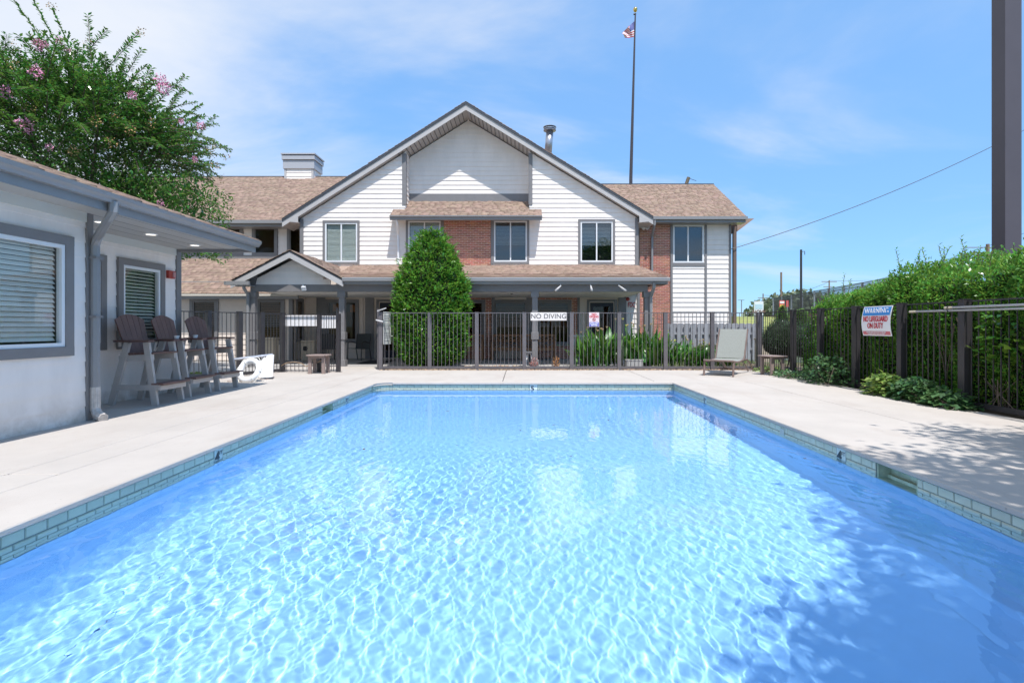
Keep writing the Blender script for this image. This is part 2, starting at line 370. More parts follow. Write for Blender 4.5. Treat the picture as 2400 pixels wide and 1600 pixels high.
# ---- ground, deck
def ground_mat():
    m = mat('ground soil and lawn', (.10, .13, .05), .95, var=.5, scale=.25, col2=(.17, .14, .08), bump=.5, bscale=8); return m
MB().add([(-1500, -1500, -.16), (1500, -1500, -.16), (1500, XL*0+1.0, -.16), (-1500, 1.0, -.16)], [(0, 1, 2, 3)])
g = MB()
for a in ((-1500, -1500, 1500, 1.0), (-1500, 1.0, -4, 12), (4, 1.0, 1500, 12), (-1500, 12, 1500, 2500)):
    g.add([(a[0], a[1], -.06), (a[2], a[1], -.06), (a[2], a[3], -.06), (a[0], a[3], -.06)], [(0, 1, 2, 3)])
tag(g.build('ground', ground_mat()), kind='structure')
def concrete():
    m = mat('broomed concrete', (.495, .445, .395), .85, var=.10, scale=.9, bump=.35, bscale=120, detail=9)
    t = m.node_tree; b = t.nodes['Principled BSDF']; src = b.inputs['Base Color'].links[0].from_socket
    g_ = t.nodes.new('ShaderNodeNewGeometry'); mp_ = t.nodes.new('ShaderNodeMapping'); mp_.inputs['Scale'].default_value = (1.3, .5, 1); t.links.new(g_.outputs['Position'], mp_.inputs[0])
    n = t.nodes.new('ShaderNodeTexNoise'); n.inputs['Scale'].default_value = 1.1; n.inputs['Detail'].default_value = 9; n.inputs['Roughness'].default_value = .7; t.links.new(mp_.outputs[0], n.inputs[0])
    r = t.nodes.new('ShaderNodeMapRange'); r.inputs[1].default_value = .50; r.inputs[2].default_value = .72; r.inputs[4].default_value = .6; t.links.new(n.outputs['Fac'], r.inputs[0])
    mx = t.nodes.new('ShaderNodeMix'); mx.data_type = 'RGBA'; mx.inputs[7].default_value = (.40, .335, .285, 1); t.links.new(r.outputs[0], mx.inputs[0]); t.links.new(src, mx.inputs[6])
    n2 = t.nodes.new('ShaderNodeTexNoise'); n2.inputs['Scale'].default_value = 26; n2.inputs['Detail'].default_value = 2; t.links.new(g_.outputs['Position'], n2.inputs[0])
    r2 = t.nodes.new('ShaderNodeMapRange'); r2.inputs[1].default_value = .70; r2.inputs[2].default_value = .76; r2.inputs[4].default_value = .45; t.links.new(n2.outputs['Fac'], r2.inputs[0])
    m2 = t.nodes.new('ShaderNodeMix'); m2.data_type = 'RGBA'; m2.inputs[7].default_value = (.2, .17, .15, 1); t.links.new(r2.outputs[0], m2.inputs[0]); t.links.new(mx.outputs[2], m2.inputs[6]); t.links.new(m2.outputs[2], b.inputs['Base Color'])
    return m
conc = concrete()
deck = thing('pool_deck', None, None, kind='structure')
J = .015
def slab(x0, y0, x1, y1, z=0.):
    MB().box(x0+J/2, y0+J/2, -.12, x1-J/2, y1-J/2, z).build('slab', conc, deck, bevel=.006)
ysp = [-3, .9, 4.2, 7.6, 11.32]
for a, b in zip(ysp, ysp[1:]): slab(-9.2 if b < 6 else -6.9, a, -4.15, b); slab(-4.15, a, -3.73, b)
for a, b in zip(ysp, ysp[1:]): slab(4.85, a, 6.42, b)
# coping band around the pool (inner corner at the far left is rounded)
def coping():
    cop = MB(); r = .34; cx0, cy0 = XL+r, YF-r; e = .012
    arc = [(cx0+r*math.cos(t), cy0+r*math.sin(t)) for t in [math.pi/2+math.pi/2*i/8 for i in range(9)]]
    ov = .032; arc2 = [(cx0+(r-ov)*math.cos(t), cy0+(r-ov)*math.sin(t)) for t in [math.pi/2+math.pi/2*i/8 for i in range(9)]]
    cop.box(-3.725, .905, -.045, XL+ov, cy0, 0).box(XR-ov, .905, -.045, 4.845, 11.315, 0).box(cx0, YF-ov, -.045, XR-ov, 11.315, 0).box(XL+ov, .905, -.045, XR-ov, YN-.05, 0)
    poly = [(-3.725, cy0, -.045)]+[(x, y, -.045) for x, y in reversed(arc2)]+[(cx0, 11.315, -.045), (-3.725, 11.315, -.045)]
    cop.prism(poly, (0, 0, .045)); return cop, arc
cop, ARC = coping(); cop.build('coping', conc, deck, bevel=.008)
for a, b in ((-6.9, -3.73), (-3.73, -.4), (-.4, 2.9), (2.9, 6.42)): slab(a, 11.32, b, 14.22)
slab(-6.9, 14.22, -3.9, 15.45)
soil = mat('mulch and gravel', (.17, .12, .085), .95, var=.4, scale=14, bump=.8, bscale=40)
MB().box(-3.9, 14.225, -.12, 6.42, 15.4, -.012).build('planting_bed', soil); tag(bpy.data.objects['planting_bed'], kind='structure')
MB().box(6.42, -3, -.12, 9.5, 17, -.02).build('fence_strip', soil); tag(bpy.data.objects['fence_strip'], kind='structure')
pav = mat('pale pavement', (.42, .40, .38), .9, var=.12, scale=.8, bump=.2)
tag(MB().box(-30, 12.3, -.12, -6.9, 40, -.03).box(-30, 5, -.12, -8.9, 12.3, -.03).build('pavement', pav), kind='structure')
tag(MB().box(9.6, 8, -.12, 40, 45, -.045).build('car_park', mat('asphalt', (.10, .10, .105), .9, var=.2, scale=.6, bump=.3)), kind='structure')

# ---- pool shell
pool = thing('swimming_pool', None, None, kind='structure')
plas = mat('pool plaster', (.325, .572, .85), .8, var=.06, scale=1.2)
tilem = mat('sea green glazed tile', (.54, .56, .43), .3, isl=.07, hue=.01, var=.08, scale=9)
grout = mat('grout', (.26, .30, .27), .9, var=.2, scale=7)
caps = mat('algae tinted bond beam', (.30, .34, .26), .9, var=.25, scale=6, bump=.3)
SKR = (4.27, 4.77); SKL = (8.06, 8.5)    # skimmer mouths
sh = MB()
sh.box(XL-.3, YN-.3, ZF-.1, XR+.3, YF+.3, ZF)
fl = sh.build('pool_floor', plas, pool)
wl = MB(); ZT = -.335
wl.box(XL-.3, YN-.3, ZF, XL, YF+.3, ZT).box(XR, YN-.3, ZF, XR+.3, YF+.3, ZT).box(XL, YF, ZF, XR, YF+.3, ZT).box(XL, YN-.3, ZF, XR, YN, ZT)
wlo = wl.build('pool_wall', plas, pool)
cv_ = MB(); cp = [(0, .5), (.01, .36), (.05, .22), (.12, .11), (.23, .04), (.36, .01), (.5, .0)]
for (q0, z0), (q1, z1) in zip(cp, cp[1:]):
    for sx_ in (-1, 1):
        xw = XL if sx_ < 0 else XR; cv_.add([(xw-sx_*q0*1.0, YN, ZF+z0+.004), (xw-sx_*q1, YN, ZF+z1+.004), (xw-sx_*q1, YF, ZF+z1+.004), (xw-sx_*q0, YF, ZF+z0+.004)], [(0, 1, 2, 3)])
    cv_.add([(XL, YF-q0, ZF+z0+.004), (XL, YF-q1, ZF+z1+.004), (XR, YF-q1, ZF+z1+.004), (XR, YF-q0, ZF+z0+.004)], [(0, 1, 2, 3)])
cvo = cv_.build('cove', plas, pool, smooth=True)
gr = MB(); G0 = ZT
for side, (s0, s1) in ((-1, SKL), (1, SKR)):
    xa = XL if side < 0 else XR; xb = xa+side*.3
    for a, b in ((YN-.3, s0), (s1, YF if side > 0 else YF-.34)): gr.box(min(xa+side*.006, xb), a, G0, max(xa+side*.006, xb), b, -.046)
gr.box(XL+.34, YF+.006, G0, XR, YF+.3, -.046).box(XL, YN-.3, G0, XR, YN-.006, -.046)
gr.prism([(XL-.3, YF-.34, G0)]+[(x+(-.006 if x < XL+.17 else 0), y+.004, G0) for x, y in reversed(ARC)]+[(XL+.34, YF+.3, G0), (XL-.3, YF+.3, G0)], (0, 0, -.046-G0))
gr.build('bond_beam', grout, pool)
tw, th_ = .1524, .076; tn = 0; tmesh = {}; rest = MB(); topz = -.05
def tile(fr, u, z, w, h, proud=.0):
    global tn
    if tn < 300:
        k = (round(w, 3), round(h, 3))
        if k not in tmesh:
            mb = MB(); j = .004; mb.add([(j, 0, j), (w-j, 0, j), (w-j, 0, h-j), (j, 0, h-j), (j+.004, -.006, j+.004), (w-j-.004, -.006, j+.004), (w-j-.004, -.006, h-j-.004), (j+.004, -.006, h-j-.004)],
                             [(4, 5, 6, 7), (0, 1, 5, 4), (1, 2, 6, 5), (2, 3, 7, 6), (3, 0, 4, 7)])
            me = bpy.data.meshes.new('pool_tile'); me.from_pydata(mb.v, [], mb.f); me.materials.append(tilem); tmesh[k] = me
        o = bpy.data.objects.new('pool_tile', tmesh[k]); COL.objects.link(o); o.parent = pool; tn += 1
        p = fr.p(u, z, 0); o.location = p; u3 = fr.u; n3 = fr.n
        o.rotation_euler = Matrix((u3, -n3, Vector((0, 0, 1)))).transposed().to_euler()
    else: rest.fbox(fr, u+.004, u+w-.004, z+.004, z+h-.004, -.004, .006)
frR = Fr((XR+.006, 0, 0), (0, -1, 0), (-1, 0, 0)); frL = Fr((XL-.006, 0, 0), (0, 1, 0), (1, 0, 0)); frF = Fr((0, YF+.006, 0), (1, 0, 0), (0, -1, 0))
def tiles(fr, a, b, skip=()):
    for r in range(4):
        z = topz-(r+1)*th_; u = a-(tw/2 if r % 2 else 0)
        while u < b-.01:
            for (p, q, _, _) in rects(max(u, a), min(u+tw, b), 0, 1, [(s[0], s[1], -1, 2) for s in skip]):
                if q-p > .012: yield (fr, p, z, q-p, th_, r)
            u += tw
D4L, D5L = (5.21, 5.36), (9.12, 9.27)
allt = list(tiles(frL, YN, YF-.34, (SKL, D4L, D5L)))+list(tiles(frR, -YF, -YN, ((-SKR[1], -SKR[0]), (-5.36, -5.21), (-9.27, -9.12))))
D5F = (PX(1242, YF), PX(1259.5, YF)); allt += list(tiles(frF, XL+.34, XR, (D5F,)))
def near(t):
    fr, u = t[0], t[1]; c = fr.p(u, 0, 0); return (t[5] > 1, c.length)
allt.sort(key=near)
for t in allt: tile(*t[:5])
# the rounded corner is tiled too
for r in range(4):
    for i in range(8):
        (x0, y0), (x1, y1) = ARC[i], ARC[i+1]; m_ = Vector(((x0+x1)/2, (y0+y1)/2, 0)); d = Vector((x1-x0, y1-y0, 0)); l = d.length; d.normalize(); n_ = Vector((d.y, -d.x, 0)); cc = Vector((XL+.34, YF-.34, 0))-m_
        if n_.dot(cc) < 0: n_ = -n_
        z = topz-(r+1)*th_; rest.obox(m_+n_*.004+Vector((0, 0, z+th_/2)), (d, n_, Vector((0, 0, 1))), (l/2-.003, .006, th_/2-.004))
o = rest.build('tile_courses', tilem, pool); o['kind'] = 'stuff'
markw = mat('white depth tile', (.74, .76, .72), .2, var=.05); blk = mat('black glaze', (.01, .012, .015), .3)
def marker(fr, u0, u1, ch, ft, rz, wm):
    a = MB().fbox(fr, u0+.003, u1-.003, topz-.152, topz, -.004, .007).build('depth_marker', wm, pool)
    c = fr.p((u0+u1)/2-.025, topz-.083, .009); text_mesh('numeral', ch, .15, blk, c, math.pi/2, rz, a, bold=.004, ext=.001)
    c = fr.p((u0+u1)/2+.038, topz-.048, .009); text_mesh('unit', ft, .055, blk, c, math.pi/2, rz, a, ext=.001)
tpale = mat('pale sea tile', (.58, .63, .58), .2, var=.08)
marker(frL, *D4L, '4', 'FT', math.pi/2, tpale); marker(frR, -5.36, -5.21, '4', 'FT', -math.pi/2, tpale)
marker(frL, *D5L, '5', 'FT', math.pi/2, tpale); marker(frR, -9.27, -9.12, '5', 'FT', -math.pi/2, tpale); marker(frF, *D5F, '5', '"', 0, markw)
# bond beam lip above the tiles and skimmer throats
lip = MB()
lip.box(XR-.004, YN, -.05, XR+.02, YF, -.0455).build('tile_lip', caps, pool)
for side, (a, b), x in ((1, SKR, XR), (-1, SKL, XL)):
    k = MB(); xb = x+side*.13; lo_, hi_ = min(x+side*.012, xb), max(x+side*.012, xb)
    k.box(lo_, a+.003, G0+.03, hi_, a+.02, -.06).box(lo_, b-.02, G0+.03, hi_, b-.003, -.06).box(min(xb, xb+side*.02), a+.003, G0+.03, max(xb, xb+side*.02), b-.003, -.06).box(lo_, a+.02, G0+.005, hi_, b-.02, G0+.03)
    so = k.build('skimmer', mat('skimmer throat', (.46, .52, .36), .8, var=.3, scale=7), pool)
    MB().box(*sorted((x+side*.10, x+side*.11))[:1], a+.01, ZW-.08, max(x+side*.10, x+side*.11), b-.01, ZW-.01).build('weir_flap', MATS['skimmer throat'], so)
# return fitting
MB().fbox(frR, -PX(0, 1)*0-6.52, -6.42, topz-.12, topz-.03, .006, .012).build('wall_plate', mat('plate', (.45, .48, .44), .4), pool)

# ---- water, a rippled surface that really bends the light
nx = 860; xs = np.linspace(XL-.0055, XR+.0055, nx); ys = np.concatenate([np.linspace(YN, 5.4, 520, endpoint=False), np.linspace(5.4, YF+.0055, 450)]); ny = len(ys); X, Y = np.meshgrid(xs, ys); Z = np.zeros_like(X)
wr = np.random.default_rng(11)
for i in range(110):
    lam = .027*math.exp(wr.random()**1.2*math.log(7)); k = 2*math.pi/lam; th = wr.normal(.10, .42)
    a = .235/k**2*(1.0 if lam < .2 else .8)
    warp = .25*np.sin(X*wr.uniform(.4, 1.3)+wr.random()*6)+.25*np.sin(Y*wr.uniform(.4, 1.1)+wr.random()*6)
    env = .7+.6*np.sin(X*wr.uniform(.3, 1.5)+Y*wr.uniform(.3, 1.2)+wr.random()*6)
    Z += a*env*np.sin(k*(np.cos(th)*X+np.sin(th)*Y+warp*.25)+wr.random()*6.28)
calm = 1-.70*np.clip((Y-4.0)/4.5, 0, 1)
gust = .80+.28*np.sin(X*.9+Y*.55+.6)+.18*np.sin(X*1.7-Y*1.1+2)
Z = ZW+Z*calm*gust
idx = np.arange(nx*ny).reshape(ny, nx); Fq = np.stack([idx[:-1, :-1], idx[:-1, 1:], idx[1:, 1:], idx[1:, :-1]], -1).reshape(-1, 4)
wm = bpy.data.materials.new('pool water'); wm.use_nodes = True; b = wm.node_tree.nodes['Principled BSDF']
b.inputs['Base Color'].default_value = (.83, .945, 1, 1); b.inputs['Roughness'].default_value = 0; b.inputs['IOR'].default_value = 1.33; b.inputs['Transmission Weight'].default_value = 1
wo = mesh_np('water', np.stack([X, Y, Z], -1).reshape(-1, 3), Fq, wm, smooth=True); tag(wo, kind='structure')
try:
    wo.cycles.is_caustics_caster = True
    for o in (fl, wlo, cvo): o.cycles.is_caustics_receiver = True
except Exception: pass
lf = MB()
lfm = mat('dry leaf', (.10, .075, .04), .8)
for i in range(15):
    x, y = random.uniform(-2.5, 3), random.uniform(5, 10.6); a = random.random()*6; d = Vector((math.cos(a), math.sin(a), .05)).normalized(); s_ = Vector((-d.y, d.x, 0)); c = Vector((x, y, ZW+.006)); l = random.uniform(.015, .035)
    lf.prism([c-d*l, c+s_*l*.5, c+d*l, c-s_*l*.5], (0, 0, .002))
tag(lf.build('fallen_leaves', lfm), 'scattered dry leaves floating on the pool water', 'leaves', kind='stuff')

# ================================================================== MAIN BUILDING
M_, R_, FA, U_ = 19.4, 20.05, 19.15, 20.4
house = thing('apartment_building', 'two storey white sided building with steep front gable, brick panels and brown shingle roofs', 'building', (PX(1092, M_), M_, 0))
fm = south(M_); fr_ = south(R_); fu = south(U_)
gx0, gx1 = PX(705, M_), PX(1495, M_)
ap = P(1092, 238, FA); lt = P(661, 512, FA); rt = P(1531, 506.5, FA)
def rake(x): return ap.z-(ap.x-x)*(ap.z-lt.z)/(ap.x-lt.x) if x < ap.x else ap.z-(x-ap.x)*(ap.z-rt.z)/(rt.x-ap.x)
sl, sr = (ap.z-lt.z)/(ap.x-lt.x), (ap.z-rt.z)/(rt.x-ap.x)
DZ = .34
def lim(z):
    q = z+DZ; return (ap.x-(ap.z-q)/sl, ap.x+(ap.z-q)/sr)
prz = PZ(623.4, M_)            # porch roof meets the wall here
rx0, rx1 = PX(950, M_), PX(1241, M_)
hz = PZ(472, R_)               # top of the bay roof at the recessed wall
W1 = (PX(762.5, M_), PX(838, M_), PZ(614, M_), PZ(522.5, M_)); W2 = (PX(957, M_), PX(1033, M_), PZ(613, M_), PZ(518.5, M_))
W3 = (PX(1158, M_), PX(1235, M_), PZ(613.5, M_), PZ(518.5, M_)); W4 = (PX(1360.5, M_), PX(1436, M_), PZ(614, M_), PZ(519.5, M_))
BKP = (PX(1038, M_), PX(1153, M_), PZ(622, M_), PZ(512, M_))
holes = [tuple(w) for w in (W1, W2, W3, W4)]
bz = PZ(508, M_)
siding(house, fm, gx0, gx1, prz-.12, 9.4, holes+[BKP, (rx0, rx1, bz+.3, 12)], .176, lim=lim)
siding(house, fr_, PX(959, R_), PX(1240, R_), PZ(455, R_), 9.4, (), .176, lim=lambda z: (ap.x-(ap.z-z-DZ)/sl, ap.x+(ap.z-z-DZ)/sr))
MB().fbox(fr_, PX(959, R_)-.1, PX(1240, R_)+.1, hz-.3, PZ(454.5, R_), -.02, .03).build('band_board', trimg, house)
# recess cheeks with corner boards
for x, s_, nm in ((rx0, 1, 0), (rx1, -1, 1)):
    siding(house, Fr((x, 0, 0), (0, 1, 0), (s_, 0, 0)), M_, R_, bz, min(rake(x)-.3, 9), (), .176)
    zt = rake(x)-DZ-.05
    MB().box(x-(.11 if s_ > 0 else -.002), M_-.045, bz+.45, x+(.002 if s_ > 0 else .11), M_+.02, zt).build('corner_board', trimg, house); MB().box(*(sorted((x+.002*s_, x+.035*s_))[0], M_-.045, bz+.45, sorted((x+.002*s_, x+.035*s_))[1], M_+.11, zt)).build('corner_board', trimg, house)
bricks(house, fm, *BKP[:2], BKP[2], BKP[3])
MB().fbox(fm, BKP[0], BKP[1], BKP[2]-.2, BKP[3]+.1, -.05, -.001).build('mortar_bed', mortar, house)
MB().fbox(fm, BKP[0], BKP[1], BKP[2]-.12, BKP[2]-.005, -.03, .05).build('ledge_board', trimg, house)
for x in (BKP[0], BKP[1]): MB().fbox(fm, x-.04, x+.04, BKP[2]-.12, BKP[3], -.02, .04).build('corner_board', trimg, house)
# wall core behind everything, and a black block standing in for dark rooms
core = MB(); cz = 5.0
core.box(gx0+.02, M_+.28, 0, gx1-.02, 27, cz)
core.prism([(gx0+.02, M_+.28 if 0 else R_+.03, cz), (gx1-.02, R_+.03, cz), (gx1-.02, R_+.03, rake(gx1)-.4), (ap.x, R_+.03, ap.z-.45), (gx0+.02, R_+.03, rake(gx0)-.4)], (0, 6, 0))
core.box(gx0+.02, M_+.28, cz-.01, rx0-.01, R_+.02, rake(gx0)-.4).box(rx1+.01, M_+.28, cz-.01, gx1-.02, R_+.02, rake(gx1)-.4)
core.build('wall_core', mat('sheathing', (.25, .25, .25), .9), house)
MB().box(rx0, M_+.26, bz-.6, rx1, R_, bz+.25).build('bay_head', dark, house)
# side returns of the gable block
for x, s_ in ((gx0, -1), (gx1, 1)):
    MB().box(min(x, x-.1*s_)-.0, M_+.04, 0, max(x, x-.1*s_), 24, rake(x)-.35).build('side_wall', white, house)
    MB().box(min(x-.11*s_, x+.02*s_), M_-.045, prz if s_ > 0 or 1 else 0, max(x-.11*s_, x+.02*s_), M_+.1, rake(x)-DZ).build('corner_board', trimg, house)
for w, kw in ((W1, dict(blind='closed', glass=glassl, pitch=.045)), (W2, dict(blind='closed', glass=glassl, pitch=.045)), (W3, dict(blind='half', btop=.6)), (W4, dict(blind='half'))):
    window(house, fm, *w, trim=.085, fw=.05, mull=(.5,), **kw)
# gable roof, rakes, soffit
rf = MB(); yb = 27
for a, b in ((lt, ap), (ap, rt)):
    s_ = (b.z-a.z)/(b.x-a.x); n_ = Vector((-s_, 0, 1)).normalized()*.06
    A, B = Vector((a.x, FA-.03, a.z)), Vector((b.x, FA-.03, b.z)); dn = Vector((0, 0, -.10))
    rf.prism([A+dn, B+dn, B+Vector((0, yb-FA, 0))+dn, A+Vector((0, yb-FA, 0))+dn], (0, 0, .085))
rf.build('roof_deck', edge, house)
rk = MB(); so = MB()
for a, b in ((lt, ap), (ap, rt)):
    A, B = Vector((a.x, FA, a.z)), Vector((b.x, FA, b.z)); t, u = Vector((0, 0, -.10)), Vector((0, 0, -.31))
    rk.prism([A+t, B+t, B+u, A+u], (0, .03, 0))
    so.prism([A+u+Vector((0, .03, .02)), B+u+Vector((0, .03, .02)), B+Vector((0, .98, -.29)), A+Vector((0, .98, -.29))], (0, 0, .03))
# boxed eave returns at both feet
for a, x, s_ in ((lt, gx0, -1), (rt, gx1, 1)):
    z0 = PZ(521.5, FA); xe = a.x
    rk.prism([(xe, FA+.001, a.z-.10), (x+.02*s_*0, FA+.001, rake(x)-.30), (x, FA+.001, z0), (xe-.02*s_, FA+.001, z0+.05)], (0, .028, 0))
    so.box(min(xe, x), FA+.03, z0, max(xe, x), M_+.9, z0+.03)
rk.build('rake_board', fasc, house); so.build('soffit', soff, house)
jn = MB()
for a, b in ((lt, ap), (ap, rt)):
    n = 46
    for i in range(1, n):
        q = a.lerp(b, i/n)
        if rx0-.3 < q.x < rx1+.3: jn.box(q.x-.008, FA+.05, q.z-.318, q.x+.008, R_-.03, q.z-.296)
jn.build('soffit_joint', mat('dark joint', (.12, .12, .125), .8), house)  # thin dark strips along the soffit panel joints
# shingles on the gable slopes (seen only at the rakes)
sdir = Vector((1, 0, sl)).normalized(); L_ = (ap-lt).length
shingles(house, (lt.x, 27, lt.z-.01), (0, -1, 0), (sdir.x, 0, sdir.z), L_, lambda t: (0, 27-FA+.04), e=.145)
sdr = Vector((-1, 0, sr)).normalized(); shingles(house, (rt.x, FA-.04, rt.z-.01), (0, 1, 0), (sdr.x, 0, sdr.z), (rt-ap).length, lambda t: (0, 27-FA+.04), e=.145)
# bay roof
be = 18.84; bzt = PZ(505, be); b0, b1 = PX(914, be), PX(1270.5, be)
vv = Vector((0, R_-be, hz-bzt)); bl_ = vv.length; vv.normalize()
t0, t1 = PX(958, R_), PX(1240, R_)
shingles(house, (0, be, bzt), (1, 0, 0), vv, bl_, lambda t: (b0 if t < bl_*.42 else rx0, b1 if t < bl_*.42 else rx1))
k = MB(); ym = M_; zm = bzt+(ym-be)*vv.z/vv.y
k.prism([(b0, be+.01, bzt-.02), (b0, ym+.0, zm-.02), (b0, ym, zm-.08), (b0, be+.01, bzt-.17)], (b1-b0, 0, 0)); k.prism([(rx0, ym, zm-.02), (rx0, R_, hz-.02), (rx0, R_, hz-.12), (rx0, ym, zm-.12)], (rx1-rx0, 0, 0))
k.build('bay_roof_deck', soff, house)
MB().box(b0, be-.03, bzt-.155, b1, be+.02, bzt-.005).box(b0, be-.1, bzt-.06, b1, be-.03, bzt-.02).build('gutter', gutm, house)
MB().tube([(PX(928, be), be+.03, bzt-.15), (PX(930, be), be+.1, bzt-.3), (PX(934.5, M_), M_-.1, bzt-.62), (PX(934.5, M_), M_-.07, prz+.12), (PX(935, M_), M_-.2, prz+.05)], .042, 8).build('downspout', vinyl, house)

# ---- right wing
we = 19.9; zer = PZ(509, we); RW = (PX(1499, U_), PX(1712, U_))
wx = lambda X_: PX(X_, U_)
wR = (wx(1577), wx(1649), PZ(616, U_), PZ(528, U_)); zb_ = -.1
bricks(house, fu, wx(1499), wx(1571), .0, PZ(520, U_))
MB().fbox(fu, wx(1499), wx(1571), zb_, 5.3, -.05, -.001).build('mortar_bed', mortar, house)
siding(house, fu, wx(1576), wx(1651), zb_, PZ(525, U_), [wR], .187); siding(house, fu, wx(1656), wx(1708), zb_, PZ(525, U_), (), .187)
tb = MB(); tb.fbox(fu, wx(1571), wx(1576), zb_, 5.25, -.02, .045).fbox(fu, wx(1651), wx(1656), zb_, 5.25, -.02, .045).fbox(fu, wx(1708), wx(1713), zb_, 5.25, -.02, .045).fbox(fu, wx(1576), wx(1651), wR[2]-.13, wR[2]-.003, -.02, .04)
tb.build('corner_board', trimg, house)
window(house, fu, *wR, trim=0, fw=.06, mull=(.49,), blind=None, back=mat('curtained room', (.10, .11, .13), .8))
MB().box(gx1, U_+.2, -.1, wx(1712), 26, 5.2).build('wall_core', MATS['sheathing'], house)
MB().box(wx(1712)-.02, U_+.03, -.1, wx(1712), 26, 5.2).build('side_wall', white, house)
ry, rz = 23.4, PZ(433.7, 23.4)
vr = Vector((0, ry-we, rz-zer)); lr = vr.length; vr.normalize()
ex1 = PX(1749, we); rx1_ = PX(1672, ry); ex0 = rt.x-1.9
shingles(house, (0, we-.02, zer+.02), (1, 0, 0), vr, lr, lambda t: (ex0-2.5*t/lr, ex1+(rx1_-ex1)*t/lr))
MB().prism([(ex0-2, we, zer-.04), (ex1, we, zer-.04), (rx1_, ry, rz-.04), (ex0-2, ry, rz-.04)], (0, 0, .05)).prism([(ex1, we, zer-.04), (ex1, 27, zer-.04), (rx1_, ry, rz-.04)], (0, 0, .05)).build('roof_deck', shing, house)
MB().box(ex0-2, we-.0, zer-.20, ex1-.02, we+.04, zer-.0).box(rt.x+.02, we-.11, zer-.10, ex1+.02, we-.0, zer+.01).box(gx1, we+.04, zer-.2, ex1, U_, zer-.17).build('gutter', gutm, house)
MB().box(ex0-2.5, ry-.06, rz-.02, rx1_, ry+.06, rz+.05).build('ridge_cap', edge, house)
MB().tube([(PX(1534, we), we-.05, zer-.08), (PX(1533, we), we-.05, zer-.3), (PX(1527, U_), U_-.10, zer-.65), (PX(1527, U_), U_-.07, prz-.1)], .05, 8).build('downspout', gutm, house)
mb = MB(); mb.prism([PX(1728, 22)*Vector((1, 0, 0))+Vector((0, 22, 5.2)), (PX(1768, 22), 22, 5.75), (PX(1728, 22), 22, 5.75)], (0, 1.5, 0)).build('rear_gable_corner', shing, house)
MB().box(PX(1719, 20.9), 20.9, -.1, PX(1726.5, 20.9), 21.02, zer-.15).build('corner_post', mat('brown post', (.17, .115, .09), .6, var=.15, scale=2), house)
# twin flood lamp under the right eave
ml = thing('flood_lamp', 'twin white flood lamp under the eave corner above the upper brick', 'light', P(1508, 532, U_-.2), group='flood lamps on the building')
for k in (0, 1):
    c = P(1504+9*k, 530, U_-.22); MB().tube([c, c+Vector((.06, -.12, -.1))], [.055, .085], 10).build('lamp_head', vinyl, ml, smooth=True)
MB().tube([P(1506, 523, U_-.2), P(1509, 530, U_-.2)], .03, 8).build('bracket', vinyl, ml)

# ---- left wing, upper floor set back
zel = PZ(517.5, we); ul = (PX(405, U_), PX(705, U_))
lz0, lz1 = PZ(607, U_), PZ(526, U_)
MB().fbox(fu, ul[0]-6, ul[1]+.1, lz0-.3, lz0+.14, -.02, .06).build('band_board', trimg, house)
MB().fbox(fu, ul[0]-6, ul[1]+.1, lz1-.02, lz1+.2, -.02, .05).build('band_board', trimg, house)
wz0, wz1 = PZ(594, U_), PZ(536, U_)
ww = [(PX(a, U_), PX(b, U_), wz0, wz1) for a, b in ((515, 564), (598, 645), (680, 708), (430, 480))]
siding(house, fu, ul[0]-6, ul[1]+.1, lz0+.14, lz1-.02, [(a-.12, b+.12, c-.1, d+.14) for a, b, c, d in ww], .187)
for w in ww: window(house, fu, *w, trim=.11, fw=.03, glass=glassb, fm=trimg, back=brownint)
MB().box(ul[0]-6, U_+.3, 0, ul[1]+.2, 29, 5.1).build('wall_core', MATS['sheathing'], house)
ly = 24.8; lz = PZ(416, ly); vl = Vector((0, ly-we, lz-zel)); ll = vl.length; vl.normalize()
lx0 = PX(380, we)-5
shingles(house, (0, we-.02, zel+.02), (1, 0, 0), vl, ll, lambda t: (lx0+.3, lt.x+1.4+t*.92))
MB().prism([(lx0, we, zel-.04), (lt.x+1.4, we, zel-.04), (lt.x+7, ly, lz-.04), (lx0, ly, lz-.04)], (0, 0, .05)).prism([(lx0, ly, lz-.04), (lt.x+7, ly, lz-.04), (lt.x+7, 29.5, zel), (lx0, 29.5, zel)], (0, 0, .05)).build('roof_deck', shing, house)
MB().box(lx0, we-.0, zel-.22, lt.x+.06, we+.04, zel).box(lx0, we-.11, zel-.11, lt.x-.02, we-.0, zel+.01).box(lx0, we+.04, zel-.22, gx0, U_, zel-.19).build('gutter', gutm, house)
MB().box(lx0, ly-.06, lz-.02, lt.x+6, ly+.06, lz+.05).build('ridge_cap', edge, house)
# lower left roof and ground-floor wing
WL = 18.4; le = 17.9; zlo = PZ(689, le); fw_ = south(WL)
vlo = Vector((0, U_-le, lz0-zlo)); llo = vlo.length; vlo.normalize(); xr_ = PX(690, WL)
shingles(house, (0, le-.02, zlo+.02), (1, 0, 0), vlo, llo, lambda t: (PX(400, le)-3, xr_+.4), parts=False)
MB().prism([(PX(400, le)-6, le, zlo-.04), (xr_+.4, le, zlo-.04), (xr_+.4, U_, lz0-.04), (PX(400, le)-6, U_, lz0-.04)], (0, 0, .05)).build('roof_deck', shing, house)
MB().box(PX(400, le)-6, le-.1, zlo-.07, xr_+.35, le, zlo+.0).build('gutter_lip', mat('cream gutter', (.6, .55, .47), .4), house)
MB().box(PX(400, le)-6, le, zlo-.16, xr_+.35, le+.04, zlo).box(PX(400, le)-6, le+.04, zlo-.16, xr_+.3, WL, zlo-.13).build('gutter', gutm, house)
wa = (PX(453, WL), PX(506, WL), PZ(800, WL), PZ(705.5, WL)); wb = (PX(607, WL), PX(661, WL), PZ(800, WL), PZ(705.5, WL))
